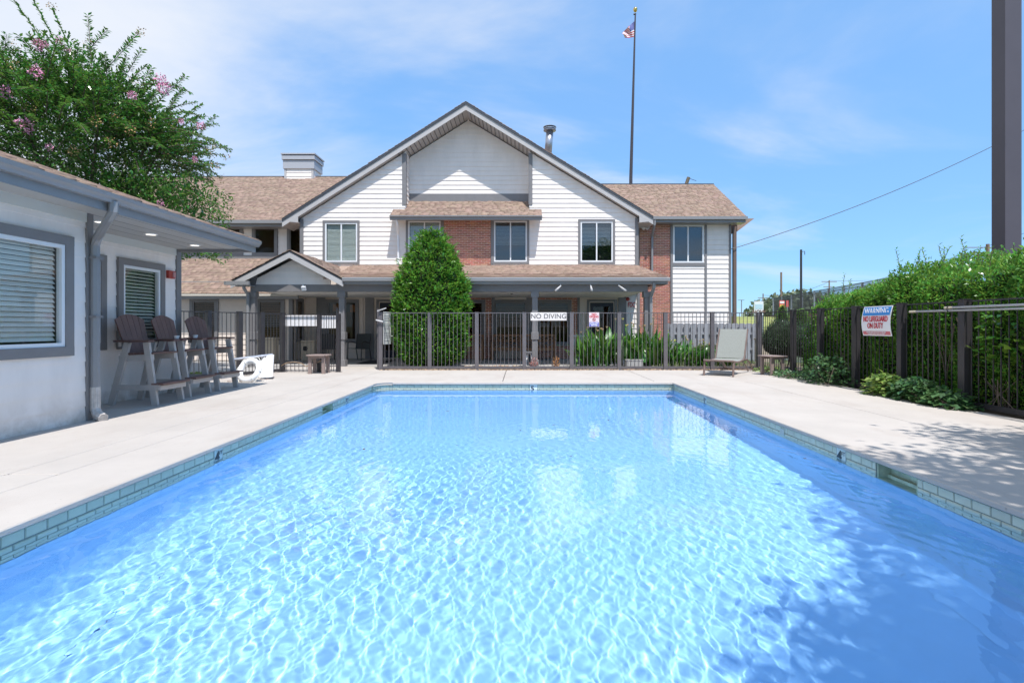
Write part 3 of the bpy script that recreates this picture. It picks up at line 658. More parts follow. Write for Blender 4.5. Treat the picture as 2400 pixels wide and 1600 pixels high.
siding(house, fw_, PX(400, WL)-5, PX(680, WL), 0, zlo-.16, [wa, wb], .187, m=offw)
for w in (wa, wb): window(house, fw_, *w, trim=.11, fw=.04, glass=glassb, blind='open', pitch=.062, bm_=blindb, fm=trimg, back=brownint)
MB().fbox(fw_, PX(678, WL), PX(687, WL), 0, zlo-.1, -.05, .05).build('corner_board', trimg, house)
MB().box(PX(400, WL)-5, WL+.2, 0, PX(687, WL)-.03, U_+.3, zlo+.5).build('wall_core', MATS['sheathing'], house)
fe = east(PX(687, WL)); wo_ = (WL+.30, WL+.74, .72, 2.12)
panel(fe, WL, M_+.3, 0, 2.5, [wo_], -.03, .0).build('side_wall', offw, house)
window(house, fe, *wo_, trim=.07, fw=.03, glass=glassb, fm=trimg, back=brownint)

# ---- ground floor behind the porch
PW = offw
gx = lambda X_: PX(X_, M_); gz = lambda Y_: PZ(Y_, M_)
dz = gz(709)
wc = (gx(769), gx(835), gz(796), gz(708)); wE = (gx(1062), gx(1131), gz(803), gz(709)); wF = (gx(1161), gx(1232), gz(803), gz(709)); wH = (gx(1263), gx(1333), gz(803), gz(709))
D1 = (gx(890), gx(945), .02, gz(709)); D2 = (gx(1383), gx(1438), .02, gz(709))
ct = prz-.1
panel(fm, gx(715), gx(1042), 0, ct, [wc, D1], -.03, 0).build('porch_wall', PW, house)
panel(fm, gx(1358), gx(1449), 0, ct, [D2], -.03, 0).build('porch_wall', PW, house)
panel(fm, gx(1159), gx(1234), 0, ct, [wF], -.03, 0).build('porch_wall', PW, house)
for (a, b, hl) in ((1042, 1153, wE), (1246, 1354, wH)):
    h2 = (hl[0]-.11, hl[1]+.11, hl[2]-.11, hl[3]+.11)
    panel(fm, gx(a), gx(b), 0, ct, [hl], -.05, -.001).build('mortar_bed', mortar, house)
    bricks(house, fm, gx(a), gx(b), .0, gz(676), [h2])
siding(house, fm, gx(1467), gx(1493), 0, ct, (), .187)
pil = MB()
for a, b in ((743, 763), (857, 877), (1152.5, 1159.5), (1233.5, 1246.5), (1353, 1358.5), (1449, 1467), (1493, 1499)): pil.fbox(fm, gx(a), gx(b), 0, ct, -.02, .06)
pil.build('pilaster', trimg, house)
for w, b_ in ((wc, None), (wE, 'open'), (wF, 'half'), (wH, 'half')): window(house, fm, *w, trim=.10, fw=.035, glass=glassb, blind=b_, pitch=.06, bm_=blindb, fm=trimg, back=brownint)
navy = mat('navy door paint', (.012, .016, .035), .35)
for (a, b, c, d) in (D1, D2):
    t = MB(); t.fbox(fm, a-.12, a-.03, c, d+.11, -.02, .05).fbox(fm, b+.03, b+.12, c, d+.11, -.02, .05).fbox(fm, a-.03, b+.03, d+.03, d+.11, -.02, .05)
    k = MB().fbox(fm, a-.03, b+.03, c, d+.03, -.10, -.06)  # backing behind the door pane, the dim room put into its colour
    dr = MB(); dr.fbox(fm, a, a+.13, c, d, -.06, -.01).fbox(fm, b-.13, b, c, d, -.06, -.01).fbox(fm, a+.13, b-.13, d-.15, d, -.06, -.01).fbox(fm, a+.13, b-.13, c, c+.28, -.06, -.01)
    do = dr.build('door', navy, house); t.build('trim', trimg, do); k.build('backing', brownint, do); MB().fbox(fm, a+.13, b-.13, c+.28, d-.15, -.045, -.035).build('pane', glassb, do)
    MB().tube([fm.p(b-.06, 1.0, 0), fm.p(b-.06, 1.0, .05), fm.p(b-.17, 1.0, .05)], .012, 6).build('handle', mat('brass', (.5, .4, .2), .3, metal=1), do)
for i, (X_, Y_) in enumerate(((786, 718), (827, 720))):     # framed pictures inside the lobby window
    MB().fbox(fm, gx(X_-9), gx(X_+(8 if i == 0 else 5)), gz(Y_+11), gz(Y_-6), -.13, -.12).build('lobby_shade', mat('lit tan shade', (.75, .5, .27), .7), house)  # flat tan panels set behind the glass

# ---- porch
PP, PG = 15.6, 15.3
zg = PZ(651, PG); zbm = PZ(683.5, PP); pfl = mat('porch slab concrete', (.38, .36, .34), .85, var=.12, scale=2, bump=.2)  # one even grey over the whole porch slab
por = thing('porch_floor', None, None, kind='structure')
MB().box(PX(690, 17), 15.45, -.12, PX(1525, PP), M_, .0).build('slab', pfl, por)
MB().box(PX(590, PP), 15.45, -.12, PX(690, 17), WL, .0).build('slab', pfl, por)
ex = PX(1566.5, PG); vx = PX(804.5, PG); vp = Vector((0, M_-PG, prz-zg)); lp = vp.length; vp.normalize(); exw = PX(1492, M_)
shingles(house, (0, PG-.02, zg+.02), (1, 0, 0), vp, lp, lambda t: (vx-.35-t*.16, ex+(exw-ex)*t/lp), parts=True)
gap = P(678.6, 585.6, PG-.05); glt = P(541, 657, PG-.05); grt = P(804.6, 653, PG-.05)
MB().prism([(vx-.6, PG, zg-.04), (ex, PG, zg-.04), (exw, M_, prz-.04), (vx-1.5, M_, prz-.04)], (0, 0, .045)).prism([(ex, PG, zg-.04), (ex, M_, zg-.04), (exw, M_, prz-.04)], (0, 0, .045)).build('porch_roof_deck', shing, house)
shl = Vector((-1, 0, (gap.z-grt.z)/(grt.x-gap.x))).normalized()
shingles(house, (grt.x+.1, PG-.07, grt.z-.05), (0, 1, 0), shl, (gap-grt).length+.1, lambda t: (0, .3+t*2.1))
shl2 = Vector((1, 0, (gap.z-glt.z)/(gap.x-glt.x))).normalized()
shingles(house, (glt.x, 18.0, glt.z), (0, -1, 0), shl2, (gap-glt).length, lambda t: (0, 18.0-PG+.07))
pk = MB()
for a, b in ((glt, gap), (gap, grt)):
    pk.prism([a+Vector((0, 0, -.03)), b+Vector((0, 0, -.03)), b+Vector((0, 0, -.10)), a+Vector((0, 0, -.10))], (0, 3.1, 0))
pk.build('porch_roof_deck', edge, house)
pr = MB()
for a, b in ((glt, gap), (gap, grt)): pr.prism([a+Vector((0, -.02, -.08)), b+Vector((0, -.02, -.08)), b+Vector((0, -.02, -.235)), a+Vector((0, -.02, -.235))], (0, .03, 0))
pr.build('rake_board', fasc, house)
bx0, bx1 = PX(588, PP), PX(1518, PP); fp = south(PP); zpb = PZ(667, PP)
def plim(z): return (gap.x-(gap.z-.22-z)/((gap.z-glt.z)/(gap.x-glt.x)), gap.x+(gap.z-.22-z)/((gap.z-grt.z)/(grt.x-gap.x)))
siding(house, fp, PX(600, PP), PX(775, PP), zpb, 3.3, (), .187, lim=plim)
MB().fbox(fp, bx0, bx1, zbm, zpb, -.14, .03).build('porch_beam', trimg, house)
MB().fbox(fp, bx0, PX(600, PP), zpb, zpb+.28, -.14, .03).build('porch_beam', trimg, house)
MB().box(vx-.02, PG, zg-.18, ex-.03, PG+.04, zg-.0).box(vx-.0, PG-.11, zg-.10, ex+.02, PG, zg-.015).box(vx, PG+.04, zg-.19, ex-.05, PP-.03, zg-.17).box(ex-.35, PG+.04, zg-.19, ex-.03, M_, zg-.17).box(ex-.04, PG+.05, zg-.18, ex, M_, zg).build('gutter', gutm, house)
MB().box(vx, PG-.118, zg-.018, ex+.02, PG-.0, zg-.004).build('gutter_lip', mat('bright gutter edge', (.7, .7, .7), .35), house)
MB().box(PX(528, PG), PG-.08, PZ(668, PG), PX(586, PG), PG+.02, PZ(659, PG)).box(PX(541, PG), PG+.02, PZ(670, PG), PX(586, PG), PP, PZ(668, PG)).build('gutter', gutm, house)
MB().box(bx0+.1, PP+.14, zbm+.03, bx1, M_, zbm+.06).build('porch_ceiling', mat('ceiling paint', (.78, .76, .72), .7), house)
colm = trimg
def column(X_, base=True):
    c = Vector((PX(X_, PP), PP+.06, 0)); k = MB(); z = Vector((0, 0, 1))
    def q(w, a, b): k.box(c.x-w, c.y-w, a, c.x+w, c.y+w, b)
    q(.085, .0, zbm-.001); q(.118, zbm-.17, zbm-.002); q(.112, .80, 1.02)
    if base: q(.118, .0, .19)
    return k.build('porch_column', colm, house, bevel=.006)
for X_ in (591, 801, 1253.7, 1517): column(X_)
MB().tube([(PX(571, PG), PG+.0, PZ(668, PG)), (PX(571, PG), PG+.02, PZ(676, PG)), (PX(584, PP), PP-.08, PZ(690, PP)), (PX(584, PP), PP-.06, .1)], .048, 8).build('downspout', gutm, house)
MB().tube([(PX(1533, PG), PG-.0, zg-.12), (PX(1533, PG), PG+.02, zg-.28), (PX(1524, PP), PP-.08, zg-.55), (PX(1524, PP), PP-.06, .1)], .05, 8).build('downspout', gutm, house)
MB().tube([(gx(851), M_-.03, .8), (gx(851), M_-.03, gz(692)), (gx(856), M_-.03, gz(689)), (gx(1000), M_-.03, gz(689))], .014, 6).build('conduit', offw, house)
bo = flush_shingles(house)
o = BR['rest'].build('brick_courses', brick, house); o['kind'] = 'stuff'

# flue, chimney, flagpole, fragments behind the roofs
ch = thing('chimney', 'white boxed chimney with two grey bands on the left roof ridge', 'chimney', P(701, 425, 24.4))
cy0, cy1 = 24.5, 25.4; c0, c1 = PX(667, cy0), PX(735, cy0); ct_ = PZ(361, cy0)
fc = south(cy0); siding(ch, fc, c0+.1, c1-.1, PZ(424, cy0), PZ(400, cy0), (), .2)
MB().box(c0, cy0, PZ(450, cy0), c1, cy1, ct_-.1).build('chimney_core', white, ch)
MB().box(c0-.005, cy0-.03, PZ(424, cy0), c0+.09, cy0+.05, ct_-.3).build('corner_board', fasc, ch); MB().box(c1-.09, cy0-.03, PZ(424, cy0), c1+.005, cy0+.05, ct_-.3).build('corner_board', fasc, ch)
MB().box(c0-.05, cy0-.07, PZ(396, cy0), c1+.05, cy1+.07, PZ(377, cy0)).box(c0-.09, cy0-.12, PZ(375.5, cy0), c1+.09, cy1+.12, PZ(366, cy0)).box(c0-.12, cy0-.15, PZ(364, cy0), c1+.12, cy1+.15, ct_).build('band', mat('chimney band', (.40, .41, .44), .5), ch)
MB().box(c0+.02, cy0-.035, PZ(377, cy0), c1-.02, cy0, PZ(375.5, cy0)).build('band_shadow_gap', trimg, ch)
fl_ = thing('flue_pipe', 'galvanised round flue pipe with a capped louvred top on the gable roof', 'flue', P(1287, 352, 21.5))
galv = mat('galvanised steel', (.45, .46, .5), .35, var=.3, scale=6, metal=.7)
pb, pt = P(1284.5, 360, 21.5), P(1288.5, 309, 21.5)
MB().tube([pb, pt], .15, 16).build('pipe', galv, fl_, smooth=True)
MB().lathe(pt, [(.16, .02), (.26, .04), (.26, .055), (.17, .06)], 20).lathe(pt, [(.17, .06), (.17, .15)], 20).lathe(pt, [(.25, .10), (.25, .13), (.16, .14)], 20).lathe(pt, [(.27, .17), (.27, .19), (.05, .25)], 20).build('cap', galv, fl_)
fg = thing('flagpole', 'tall dark flagpole with a gold ball rising behind the building', 'flagpole', (PX(1478, 34), 34, 0))
MB().tube([(PX(1477.5, 34), 34, 0), (PX(1478.5, 34), 34, PZ(420, 34)), (PX(1489, 34), 34, PZ(34, 34))], [.14, .11, .045], 10).build('pole', mat('bronze pole', (.06, .05, .055), .4), fg)
gb = P(1489, 22.5, 34); k = MB(); k.lathe(gb, [(.02, -.2), (.10, -.14), (.14, 0), (.10, .10), (.01, .14)], 14); k.build('ball', mat('gold ball', (.7, .5, .15), .25, metal=1), fg, smooth=True)
MB().tube([P(1485, 34.5, 34), P(1490.5, 33, 34)], .05, 6).build('truck', blackm, fg)
# the flag hangs in folds from its hoist
fgo = thing('flag', 'striped national flag drooping from the tall flagpole', 'flag', P(1487, 70, 34))
hoist = [(1487.2, 50), (1486.5, 70), (1485.5, 87)]; tip = (1455, 81); nU, nV = 22, 13
V = []; FQ = []; mi = []
for i in range(nV+1):
    t = i/nV; hx, hy = 1487.2-1.7*t, 50+37*t
    tx, ty = 1458+3.2*t*2, 79+10*t*t
    for j in range(nU+1):
        s_ = j/nU; x = hx+(tx-hx)*s_; y = hy+(ty-hy)*s_+2.0*math.sin(s_*3.1)*(t-.5); d = 34+.22*math.sin(s_*9+t*5)*s_
        V.append(P(x, y, d))
for i in range(nV):
    for j in range(nU):
        a = i*(nU+1)+j; FQ.append((a, a+1, a+nU+2, a+nU+1)); mi.append(2 if (i < 7 and j < 9) else (i+0) % 2)
red, wht, blu = mat('flag red', (.55, .06, .07), .7), mat('flag white', (.8, .78, .78), .7), mat('flag blue', (.10, .12, .32), .7)
k = MB(); k.add(V, FQ); k.mi = mi; k.build('cloth', [red, wht, blu], fgo)
st = thing('old_pole_stub', 'weathered wooden pole end leaning above the right roof ridge', 'pole', P(1611, 434, 26))
MB().tube([P(1607, 436, 26), P(1614, 416, 26)], .09, 6).build('post', mat('weathered wood', (.16, .13, .09), .9), st); MB().tube([P(1614, 418, 26), P(1632, 424, 26)], .012, 4).build('wire', blackm, st)


# ================================================================== POOL HOUSE (left)
XN, XC, YC1, YC2, YNC = -5.5, -6.4, 6.62, 9.75, 4.2
pho = thing('pool_house', 'low white pool house with grey trimmed windows, deep gutter and lit soffit', 'building', (-7.5, 7, 0))
fn, fcx = east(XN), east(XC); zs = 2.62; yn0 = 2.2
wn = (4.72, 6.24, .95, 2.165); wm2 = (6.95, 7.88, .94, 2.17); wm3 = (8.33, 9.19, .94, 2.18)
siding(pho, fn, yn0, YC1-.02, .0, zs, [wn], .187, t=.011); siding(pho, fcx, YC1, YC2-.12, .0, zs, [wm2, wm3], .187, t=.011)
MB().fbox(fn, YC1-.06, YC1+.035, 0, zs, -.10, .035).build('corner_board', trimg, pho); MB().fbox(fcx, YC2-.12, YC2+.01, 0, zs, -.05, .035).build('corner_board', trimg, pho)
MB().fbox(fn, yn0, YC1-.06, zs-.12, zs, -.02, .03).build('frieze_board', mat('greenish white', (.66, .66, .62), .6), pho); MB().fbox(fcx, YC1, YC2-.12, zs-.12, zs, -.02, .03).build('frieze_board', MATS['greenish white'], pho)
siding(pho, Fr((0, YC1, 0), (1, 0, 0), (0, 1, 0)), XC, XN-.1, 0, zs, (), .187, t=.011)
room = mat('dim grey backing', (.16, .18, .18), .8)
k = MB(); k.box(XN-3.9, yn0, 0, XN-.75, YC1-.03, zs).box(XC-3, YC1-.03, 0, XC-.75, YC2-.01, zs).box(XN-.75, YC1-.08, 0, XN-.03, YC1-.03, zs).box(XC-.75, YC2-.06, 0, XC-.03, YC2-.01, zs).box(XN-3.9, yn0, 0, XN-.03, yn0+.05, zs)
k.build('wall_core', room, pho)
window(pho, fn, *wn, trim=.115, fw=.045, blind='closed', parts=True, glass=glass_mat('pool house glass', (.97, .97, .95), .05), deep=.5, back=room, pitch=.056)
for w in (wm2, wm3): window(pho, fcx, *w, trim=.11, fw=.045, blind='half open', parts=True, glass=glass_mat('porch window glass', (.94, .95, .93), .04), deep=.4, back=mat('grey backing', (.10, .11, .10), .8), pitch=.056)
XG = -4.81; y0g, y1g = yn0-.3, 9.66
MB().box(XC-.02, YC1, zs, XG-.12, y1g-.02, zs+.025).box(XN-.02, y0g, zs, XG-.12, YC1, zs+.025).build('soffit', mat('pool house soffit', (.46, .45, .43), .6), pho)
gr_ = MB(); zt_ = 2.76
for q in (.28, .55, .82, 1.1): gr_.box(XG-.12-q-.006, YC1+.02, zs-.002, XG-.12-q, y1g-.05, zs+.004)
gr_.build('soffit_joint', MATS['dark joint'], pho)
MB().box(XG-.14, y0g, zs-.06, XG-.115, y1g-.03, zt_).box(XC-.02, y1g-.03, zs-.06, XG-.115, y1g, zs+.1).build('fascia', gutm, pho)
prof = [(-.115, .0), (-.115, -.10), (-.05, -.10), (-.03, -.07), (-.005, -.045), (.0, .0), (-.012, .0), (-.02, -.04)]
a = [Vector((XG+p, y0g, zt_+q)) for p, q in prof]; MB().prism(a, (0, y1g-y0g, 0)).build('gutter', gutm, pho)
pit = .345; rdg = XG-3.9
MB().prism([(XG-.04, y0g, zt_-.0), (rdg, y0g, zt_+3.9*pit), (rdg, y0g, zt_+3.9*pit-.05), (XG-.04, y0g, zt_-.05)], (0, y1g-y0g+.02, 0)).prism([(rdg, y0g, zt_+3.9*pit), (rdg-3.2, y0g, zt_+.5*pit), (rdg-3.2, y0g, zt_), (rdg, y0g, zt_+3.9*pit-.05)], (0, y1g-y0g+.02, 0)).build('roof_deck', edge, pho)
vph = Vector((-1, 0, pit)).normalized(); ORGP = pho
SHs = SH['V']; SH['V'] = []
shingles(pho, (XG-.03, y0g, zt_+.004), (0, 1, 0), vph, 4.1, lambda t: (0, y1g-y0g+.03)); o = flush_shingles(pho)
# downspout with elbows
dsx = XN+.07
do = MB().tube([(XG-.06, 6.22, zt_-.08), (XG-.06, 6.22, zs-.05), (XG-.14, 6.26, zs-.13), (dsx+.06, 6.60, zs-.30), (dsx, 6.64, zs-.40), (dsx, 6.64, .17)], [.052, .052, .05, .05, .052, .052], 8).build('downspout', gutm, pho)
MB().tube([(dsx, 6.64, .42), (dsx, 6.64, .14), (dsx+.06, 6.61, .07), (dsx+.16, 6.57, .035)], [.056, .056, .058, .06], 8).build('splash_elbow', mat('scuffed pale metal', (.55, .51, .47), .5, var=.3, scale=12), do)
MB().box(dsx-.058, 6.58, 1.30, dsx+.056, 6.70, 1.33).box(dsx-.058, 6.58, 2.05, dsx+.056, 6.70, 2.08).build('strap', trimg, do)
for y in (7.1, 8.06, 9.14):
    lm = MB().lathe((-5.73, y, zs-.012), [(.095, .012), (.09, 0), (.07, 0), (.07, .01)], 20).build('recessed_light', vinyl, pho); MB().lathe((-5.73, y, zs-.011), [(.068, .004), (.068, .0), (.01, -.002)], 16).build('lens', bulb, lm)
al = MB().fbox(fcx, 9.36, 9.54, 2.06, 2.20, .02, .07).build('fire_alarm', mat('fire alarm red', (.42, .06, .045), .45), None); tag(al, 'small red fire alarm horn on the pool house wall beside the window', 'alarm')
MB().fbox(fcx, 9.46, 9.53, 2.08, 2.18, .07, .085).build('strobe', mat('pinkish lens', (.5, .25, .25), .3), al, local=False); 

# ================================================================== FENCES
PK, PW_ = .0058, .05
rail_z = (1.545, 1.57)
CUR = [fencem, None]
def fence_run(parent, a, b, n, post_at_start=True, post_at_end=True, h=1.575, bottom=True, top=True):
    a = Vector((*a, 0)); b = Vector((*b, 0)); d = (b-a); l = d.length; d.normalize(); s_ = Vector((-d.y, d.x, 0)); z = Vector((0, 0, 1))
    if top: MB().obox((a+b)/2+z*(h-.012), (d, s_, z), (l/2, .014, .011)).build('top_rail', CUR[0], parent)
    if bottom: MB().obox((a+b)/2+z*.055, (d, s_, z), (l/2-.04, .022, .036)).build('bottom_rail', CUR[0], parent)
    for i in range(1, n):
        q = a+d*l*i/n; o = bpy.data.objects.new('picket', CUR[1] or PKM); COL.objects.link(o); o.parent = parent; o.location = q-ORG[parent]; o.rotation_euler = (0, 0, math.atan2(d.y, d.x)); o.scale = (1, 1, (h-.02)/1.555)
def mk(w, hh, m, z0=0., bev=0):
    me = bpy.data.meshes.new('part'); mb = MB().box(-w, -w, z0, w, w, hh); me.from_pydata(mb.v, [], mb.f); me.materials.append(m); return me
PKM = mk(PK, 1.555, fencem, .02); PKM.name = 'picket'
def post(parent, x, y, h=1.60, w=PW_, rz=0):
    o = MB().box(-w, -w, -.02, w, w, h).box(-w-.004, -w-.004, h, w+.004, w+.004, h+.012).box(-w-.03, -w-.03, -.01, w+.03, w+.03, .008).build('post', CUR[0], parent, local=True); o.location = Vector((x, y, 0))-ORG[parent]; o.rotation_euler = (0, 0, rz); return o
Yf = 14.4
ff = thing('front_fence', 'dark metal picket fence behind the far end of the pool deck', 'fence', (2, Yf, 0))
pxs = [PX(X_, Yf) for X_ in (892.6, 1007.5, 1117.6, 1229, 1339.7, 1451, 1559.5, 1669, 1779)]
for i, x in enumerate(pxs): post(ff, x, Yf, h=1.575, w=.052 if i < 8 else .06)
for a, b in zip(pxs, pxs[1:]): fence_run(ff, (a, Yf), (b, Yf), 12)
post(ff, pxs[0]-.10, Yf+.12, h=1.66, w=.03)
dkfn = mat('near black fence tone', (.045, .041, .044), .4, var=.15, scale=5)  # darker tone for the side runs and the gate pickets
CUR[0] = dkfn; CUR[1] = mk(PK, 1.555, dkfn, .02)
rfn = thing('right_fence', 'black metal picket fence running along the hedge on the right', 'fence', (6.6, 9, 0))
pys = [14.4, 12.62, 11.47, 10.26, 9.02, 7.74, 6.45, 5.1, 3.8, 2.4]
for y in pys[1:]: post(rfn, 6.6, y, h=1.585, w=.055)
for a, b in zip(pys, pys[1:]): fence_run(rfn, (6.6, a), (6.6, b), max(8, round((a-b)/.118)))
lfn = thing('left_fence', 'dark metal picket fence angling from the gate towards the pool house', 'fence', (-6.3, 13.6, 0))
A_, B_ = (PX(662.5, 13.66), 13.66), (-7.34, 11.2); dd = Vector((B_[0]-A_[0], B_[1]-A_[1]))
hL = 1.53
prev = 0
for t in (.0, .24, .47, .76, 1.05):
    x, y = A_[0]+dd.x*t, A_[1]+dd.y*t; post(lfn, x, y, h=hL+.01, w=.05, rz=math.atan2(dd.y, dd.x))
    if t: fence_run(lfn, (A_[0]+dd.x*prev, A_[1]+dd.y*prev), (x, y), 7, h=hL)
    prev = t
gt = thing('pool_gate', 'dark metal pool gate panel with a narrow gate leaf beside the porch column', 'gate', (-5.4, 13.66, 0))
gp = [PX(662.5, 13.66), PX(748, 13.66), PX(793.6, 13.66)]
for x in gp[1:]: post(gt, x, 13.66, h=1.51, w=.045)
fence_run(gt, (gp[0], 13.66), (gp[1], 13.66), 9, h=1.51, bottom=False); fence_run(gt, (gp[1], 13.66), (gp[2], 13.66), 8, h=1.51, bottom=False)
MB().box(gp[0], 13.65, .14, gp[2], 13.67, .165).box(gp[0], 13.65, .02, gp[2], 13.67, .04).build('bottom_rail', fencem, gt)
MB().tube([(gp[2]-.02, 13.6, 1.35), (gp[2]-.02, 13.6, 1.68)], .022, 8).build('latch_post', blackm, gt)

# ================================================================== SIGNS
signw = mat('white sign plate', (.78, .76, .74), .4)
ink = mat('black ink', (.03, .03, .035), .5); redi = mat('red ink', (.55, .025, .04), .5); blui = mat('blue ink', (.03, .25, .62), .5); navi = mat('royal blue ink', (.04, .05, .42), .5); whi = mat('white ink', (.82, .82, .82), .5)
def sign_root(name, label, loc): return thing(name, label, 'sign', loc)
yS = Yf-.07
s1 = sign_root('no_diving_sign', 'long cream NO DIVING sign hung on the fence in front of the porch column', (PX(1285.7, yS), yS, 1.5))
x0, x1, z0, z1 = PX(1243.6, yS), PX(1327.9, yS), PZ(751, yS), PZ(732, yS)
MB().box(x0, yS, z0, x1, yS+.012, z1).build('plate', mat('cream sign plate', (.76, .70, .66), .45), s1); text_mesh('lettering', 'NO DIVING', .185, ink, ((x0+x1)/2, yS-.001, (z0+z1)/2), math.pi/2, 0, s1, space=1.02)
s2 = sign_root('shallow_water_sign', 'small pink and blue NO DIVING SHALLOW WATER sign above the lilies', (PX(1392, yS), yS, 1.4))
x0, x1, z0, z1 = PX(1380.5, yS), PX(1404.3, yS), PZ(765.5, yS), PZ(732, yS); cx_, w_ = (x0+x1)/2, x1-x0
MB().box(x0, yS, z0, x1, yS+.008, z1).build('plate', mat('faded pink plate', (.74, .62, .64), .45), s2)
text_mesh('lettering', 'NO', .085, redi, (cx_, yS-.001, z1-.055), math.pi/2, 0, s2, bold=.003); text_mesh('lettering', 'DIVING', .078, redi, (cx_, yS-.001, z1-.12), math.pi/2, 0, s2, bold=.003, sx_=.95)
cc = Vector((cx_, yS-.003, z1-.195)); MB().tube([cc+Vector((.043*math.cos(t), 0, .043*math.sin(t))) for t in [i*math.pi/8 for i in range(17)]], .005, 4, cap=False).tube([cc+Vector((-.03, 0, .03)), cc+Vector((.03, 0, -.03))], .005, 4).build('ban_symbol', redi, s2)
MB().tube([cc+Vector((-.022, 0, -.01)), cc+Vector((.005, 0, .008)), cc+Vector((.02, 0, -.004))], .006, 5).lathe(cc+Vector((-.02, 0, .014)), [(.001, -.008), (.008, 0), (.001, .008)], 6).build('diver_symbol', ink, s2)
bp = MB().box(x0+.012, yS-.004, z0+.012, x1-.012, yS-.001, z0+.125).build('blue_panel', navi, s2)
text_mesh('lettering', 'SHALLOW', .056, whi, (cx_, yS-.005, z0+.092), math.pi/2, 0, s2, bold=.002, sx_=.85); text_mesh('lettering', 'WATER', .056, whi, (cx_, yS-.005, z0+.042), math.pi/2, 0, s2, bold=.002)
# warning sign, gently curved, on the right fence
s3 = sign_root('warning_sign', 'curved WARNING NO LIFEGUARD ON DUTY sign on the right hand fence', (6.5, 9.5, 1.3))
ya, yb_ = 9.13, 9.90; za, zb2 = 1.02, 1.562
def wsx(z): t = (z-za)/(zb2-za); return 6.53-.045*math.sin(t*math.pi)-.02*(1-t)
def wsp(u, z, off=0): return Vector((wsx(z)-off, yb_+(ya-yb_)*u, z))       # u: 0 far (left in view) .. 1 near
def wpatch(name, u0, u1, a, b, m, off):
    k = MB(); n = 8
    for i in range(n):
        z_0, z_1 = a+(b-a)*i/n, a+(b-a)*(i+1)/n; k.add([wsp(u0, z_0, off), wsp(u1, z_0, off), wsp(u1, z_1, off), wsp(u0, z_1, off)], [(0, 1, 2, 3)])
    return k
n = 8; k = MB()
for i in range(n):
    z_0, z_1 = za+(zb2-za)*i/n, za+(zb2-za)*(i+1)/n; k.prism([wsp(0, z_0), wsp(1, z_0), wsp(1, z_1), wsp(0, z_1)], (.004, 0, 0))
k.build('plate', mat('warning plate', (.80, .79, .79), .35), s3)
hS = zb2-za
wpatch('h', .03, .97, za+hS*.69, za+hS*.965, blui, .003).build('blue_header', blui, s3); wpatch('f', .03, .97, za+hS*.035, za+hS*.155, redi, .003).build('red_footer', mat('faded red ink', (.6, .15, .17), .5), s3)
def wtext(t, size, zf, m, sx_=1., bold=.0):
    z = za+hS*zf; p = wsp(.5, z, .008); ob = text_mesh('lettering', t, size, m, p, math.pi/2, -math.pi/2, s3, sx_=sx_, bold=bold); return ob
wtext('WARNING', .150, .825, whi, .88, .0015); wtext('NO LIFEGUARD', .140, .56, redi, .66, .002); wtext('ON DUTY', .140, .335, redi, .66, .002)
wtext('PERSONS USING POOL DO SO AT OWN RISK', .030, .118, whi, .85); wtext('CHILDREN MUST BE WITH AN ADULT', .030, .068, whi, .9)
# rules sheet on the gate post, seen at an angle; two blank sign backs on the gate
s4 = thing('pool_rules_sign', 'tall white printed rules board turned sideways behind the gate post', 'sign', (PX(906, 14.6), 14.7, 1.1))
ra, rb = Vector((PX(899, 14.5), 14.5, 0)), Vector((PX(917, 14.95), 14.95, 0)); du = (rb-ra).normalized(); nn_ = Vector((du.y, -du.x, 0))
fr4 = Fr(ra, du, nn_); Lr = (rb-ra).length
MB().fbox(fr4, 0, Lr, .69, 1.60, -.01, 0).build('plate', signw, s4)
k = MB()
for i in range(16):
    if i % 5 == 4: continue
    k.fbox(fr4, .03, Lr-.04-.1*random.random(), 1.48-i*.047, 1.495-i*.047, .0005, .002)
k.build('printed_lines', mat('grey print', (.25, .25, .28), .6), s4); s4.children[-1]['kind'] = 'stuff'
for (a, b, c, d, lb) in ((667, 746, 764, 738.5, 'wide blank white sign back behind the gate pickets'), (752.5, 788, 769, 740, 'squarish blank white sign back on the narrow gate leaf')):
    y = 13.70; o = MB().box(PX(a, y), y, PZ(c, y), PX(b, y), y+.012, PZ(d, y)).build('gate_sign', mat('bright white plate', (.82, .80, .80), .4), None); tag(o, lb, 'sign')
lh = thing('gate_latch', 'pale angled gate latch arms on the left fence end post', 'latch', (pxs[0], Yf, 1.4)); k = MB()
k.beam(P(880, 739, 14.25), P(893, 752, 14.25)-Vector((0, 0, .0)), .02, .02).beam(P(881, 749.5, 14.3), P(898, 753.5, 14.3), .03, .03); 
MB().beam(P(881, 749.5, 14.3), P(898, 753.5, 14.3), .03, .03).build('lower_arm', signw, lh); MB().beam(P(884, 728.8, 14.3), P(905, 721.8, 14.3), .03, .03).build('upper_arm', fasc, lh)

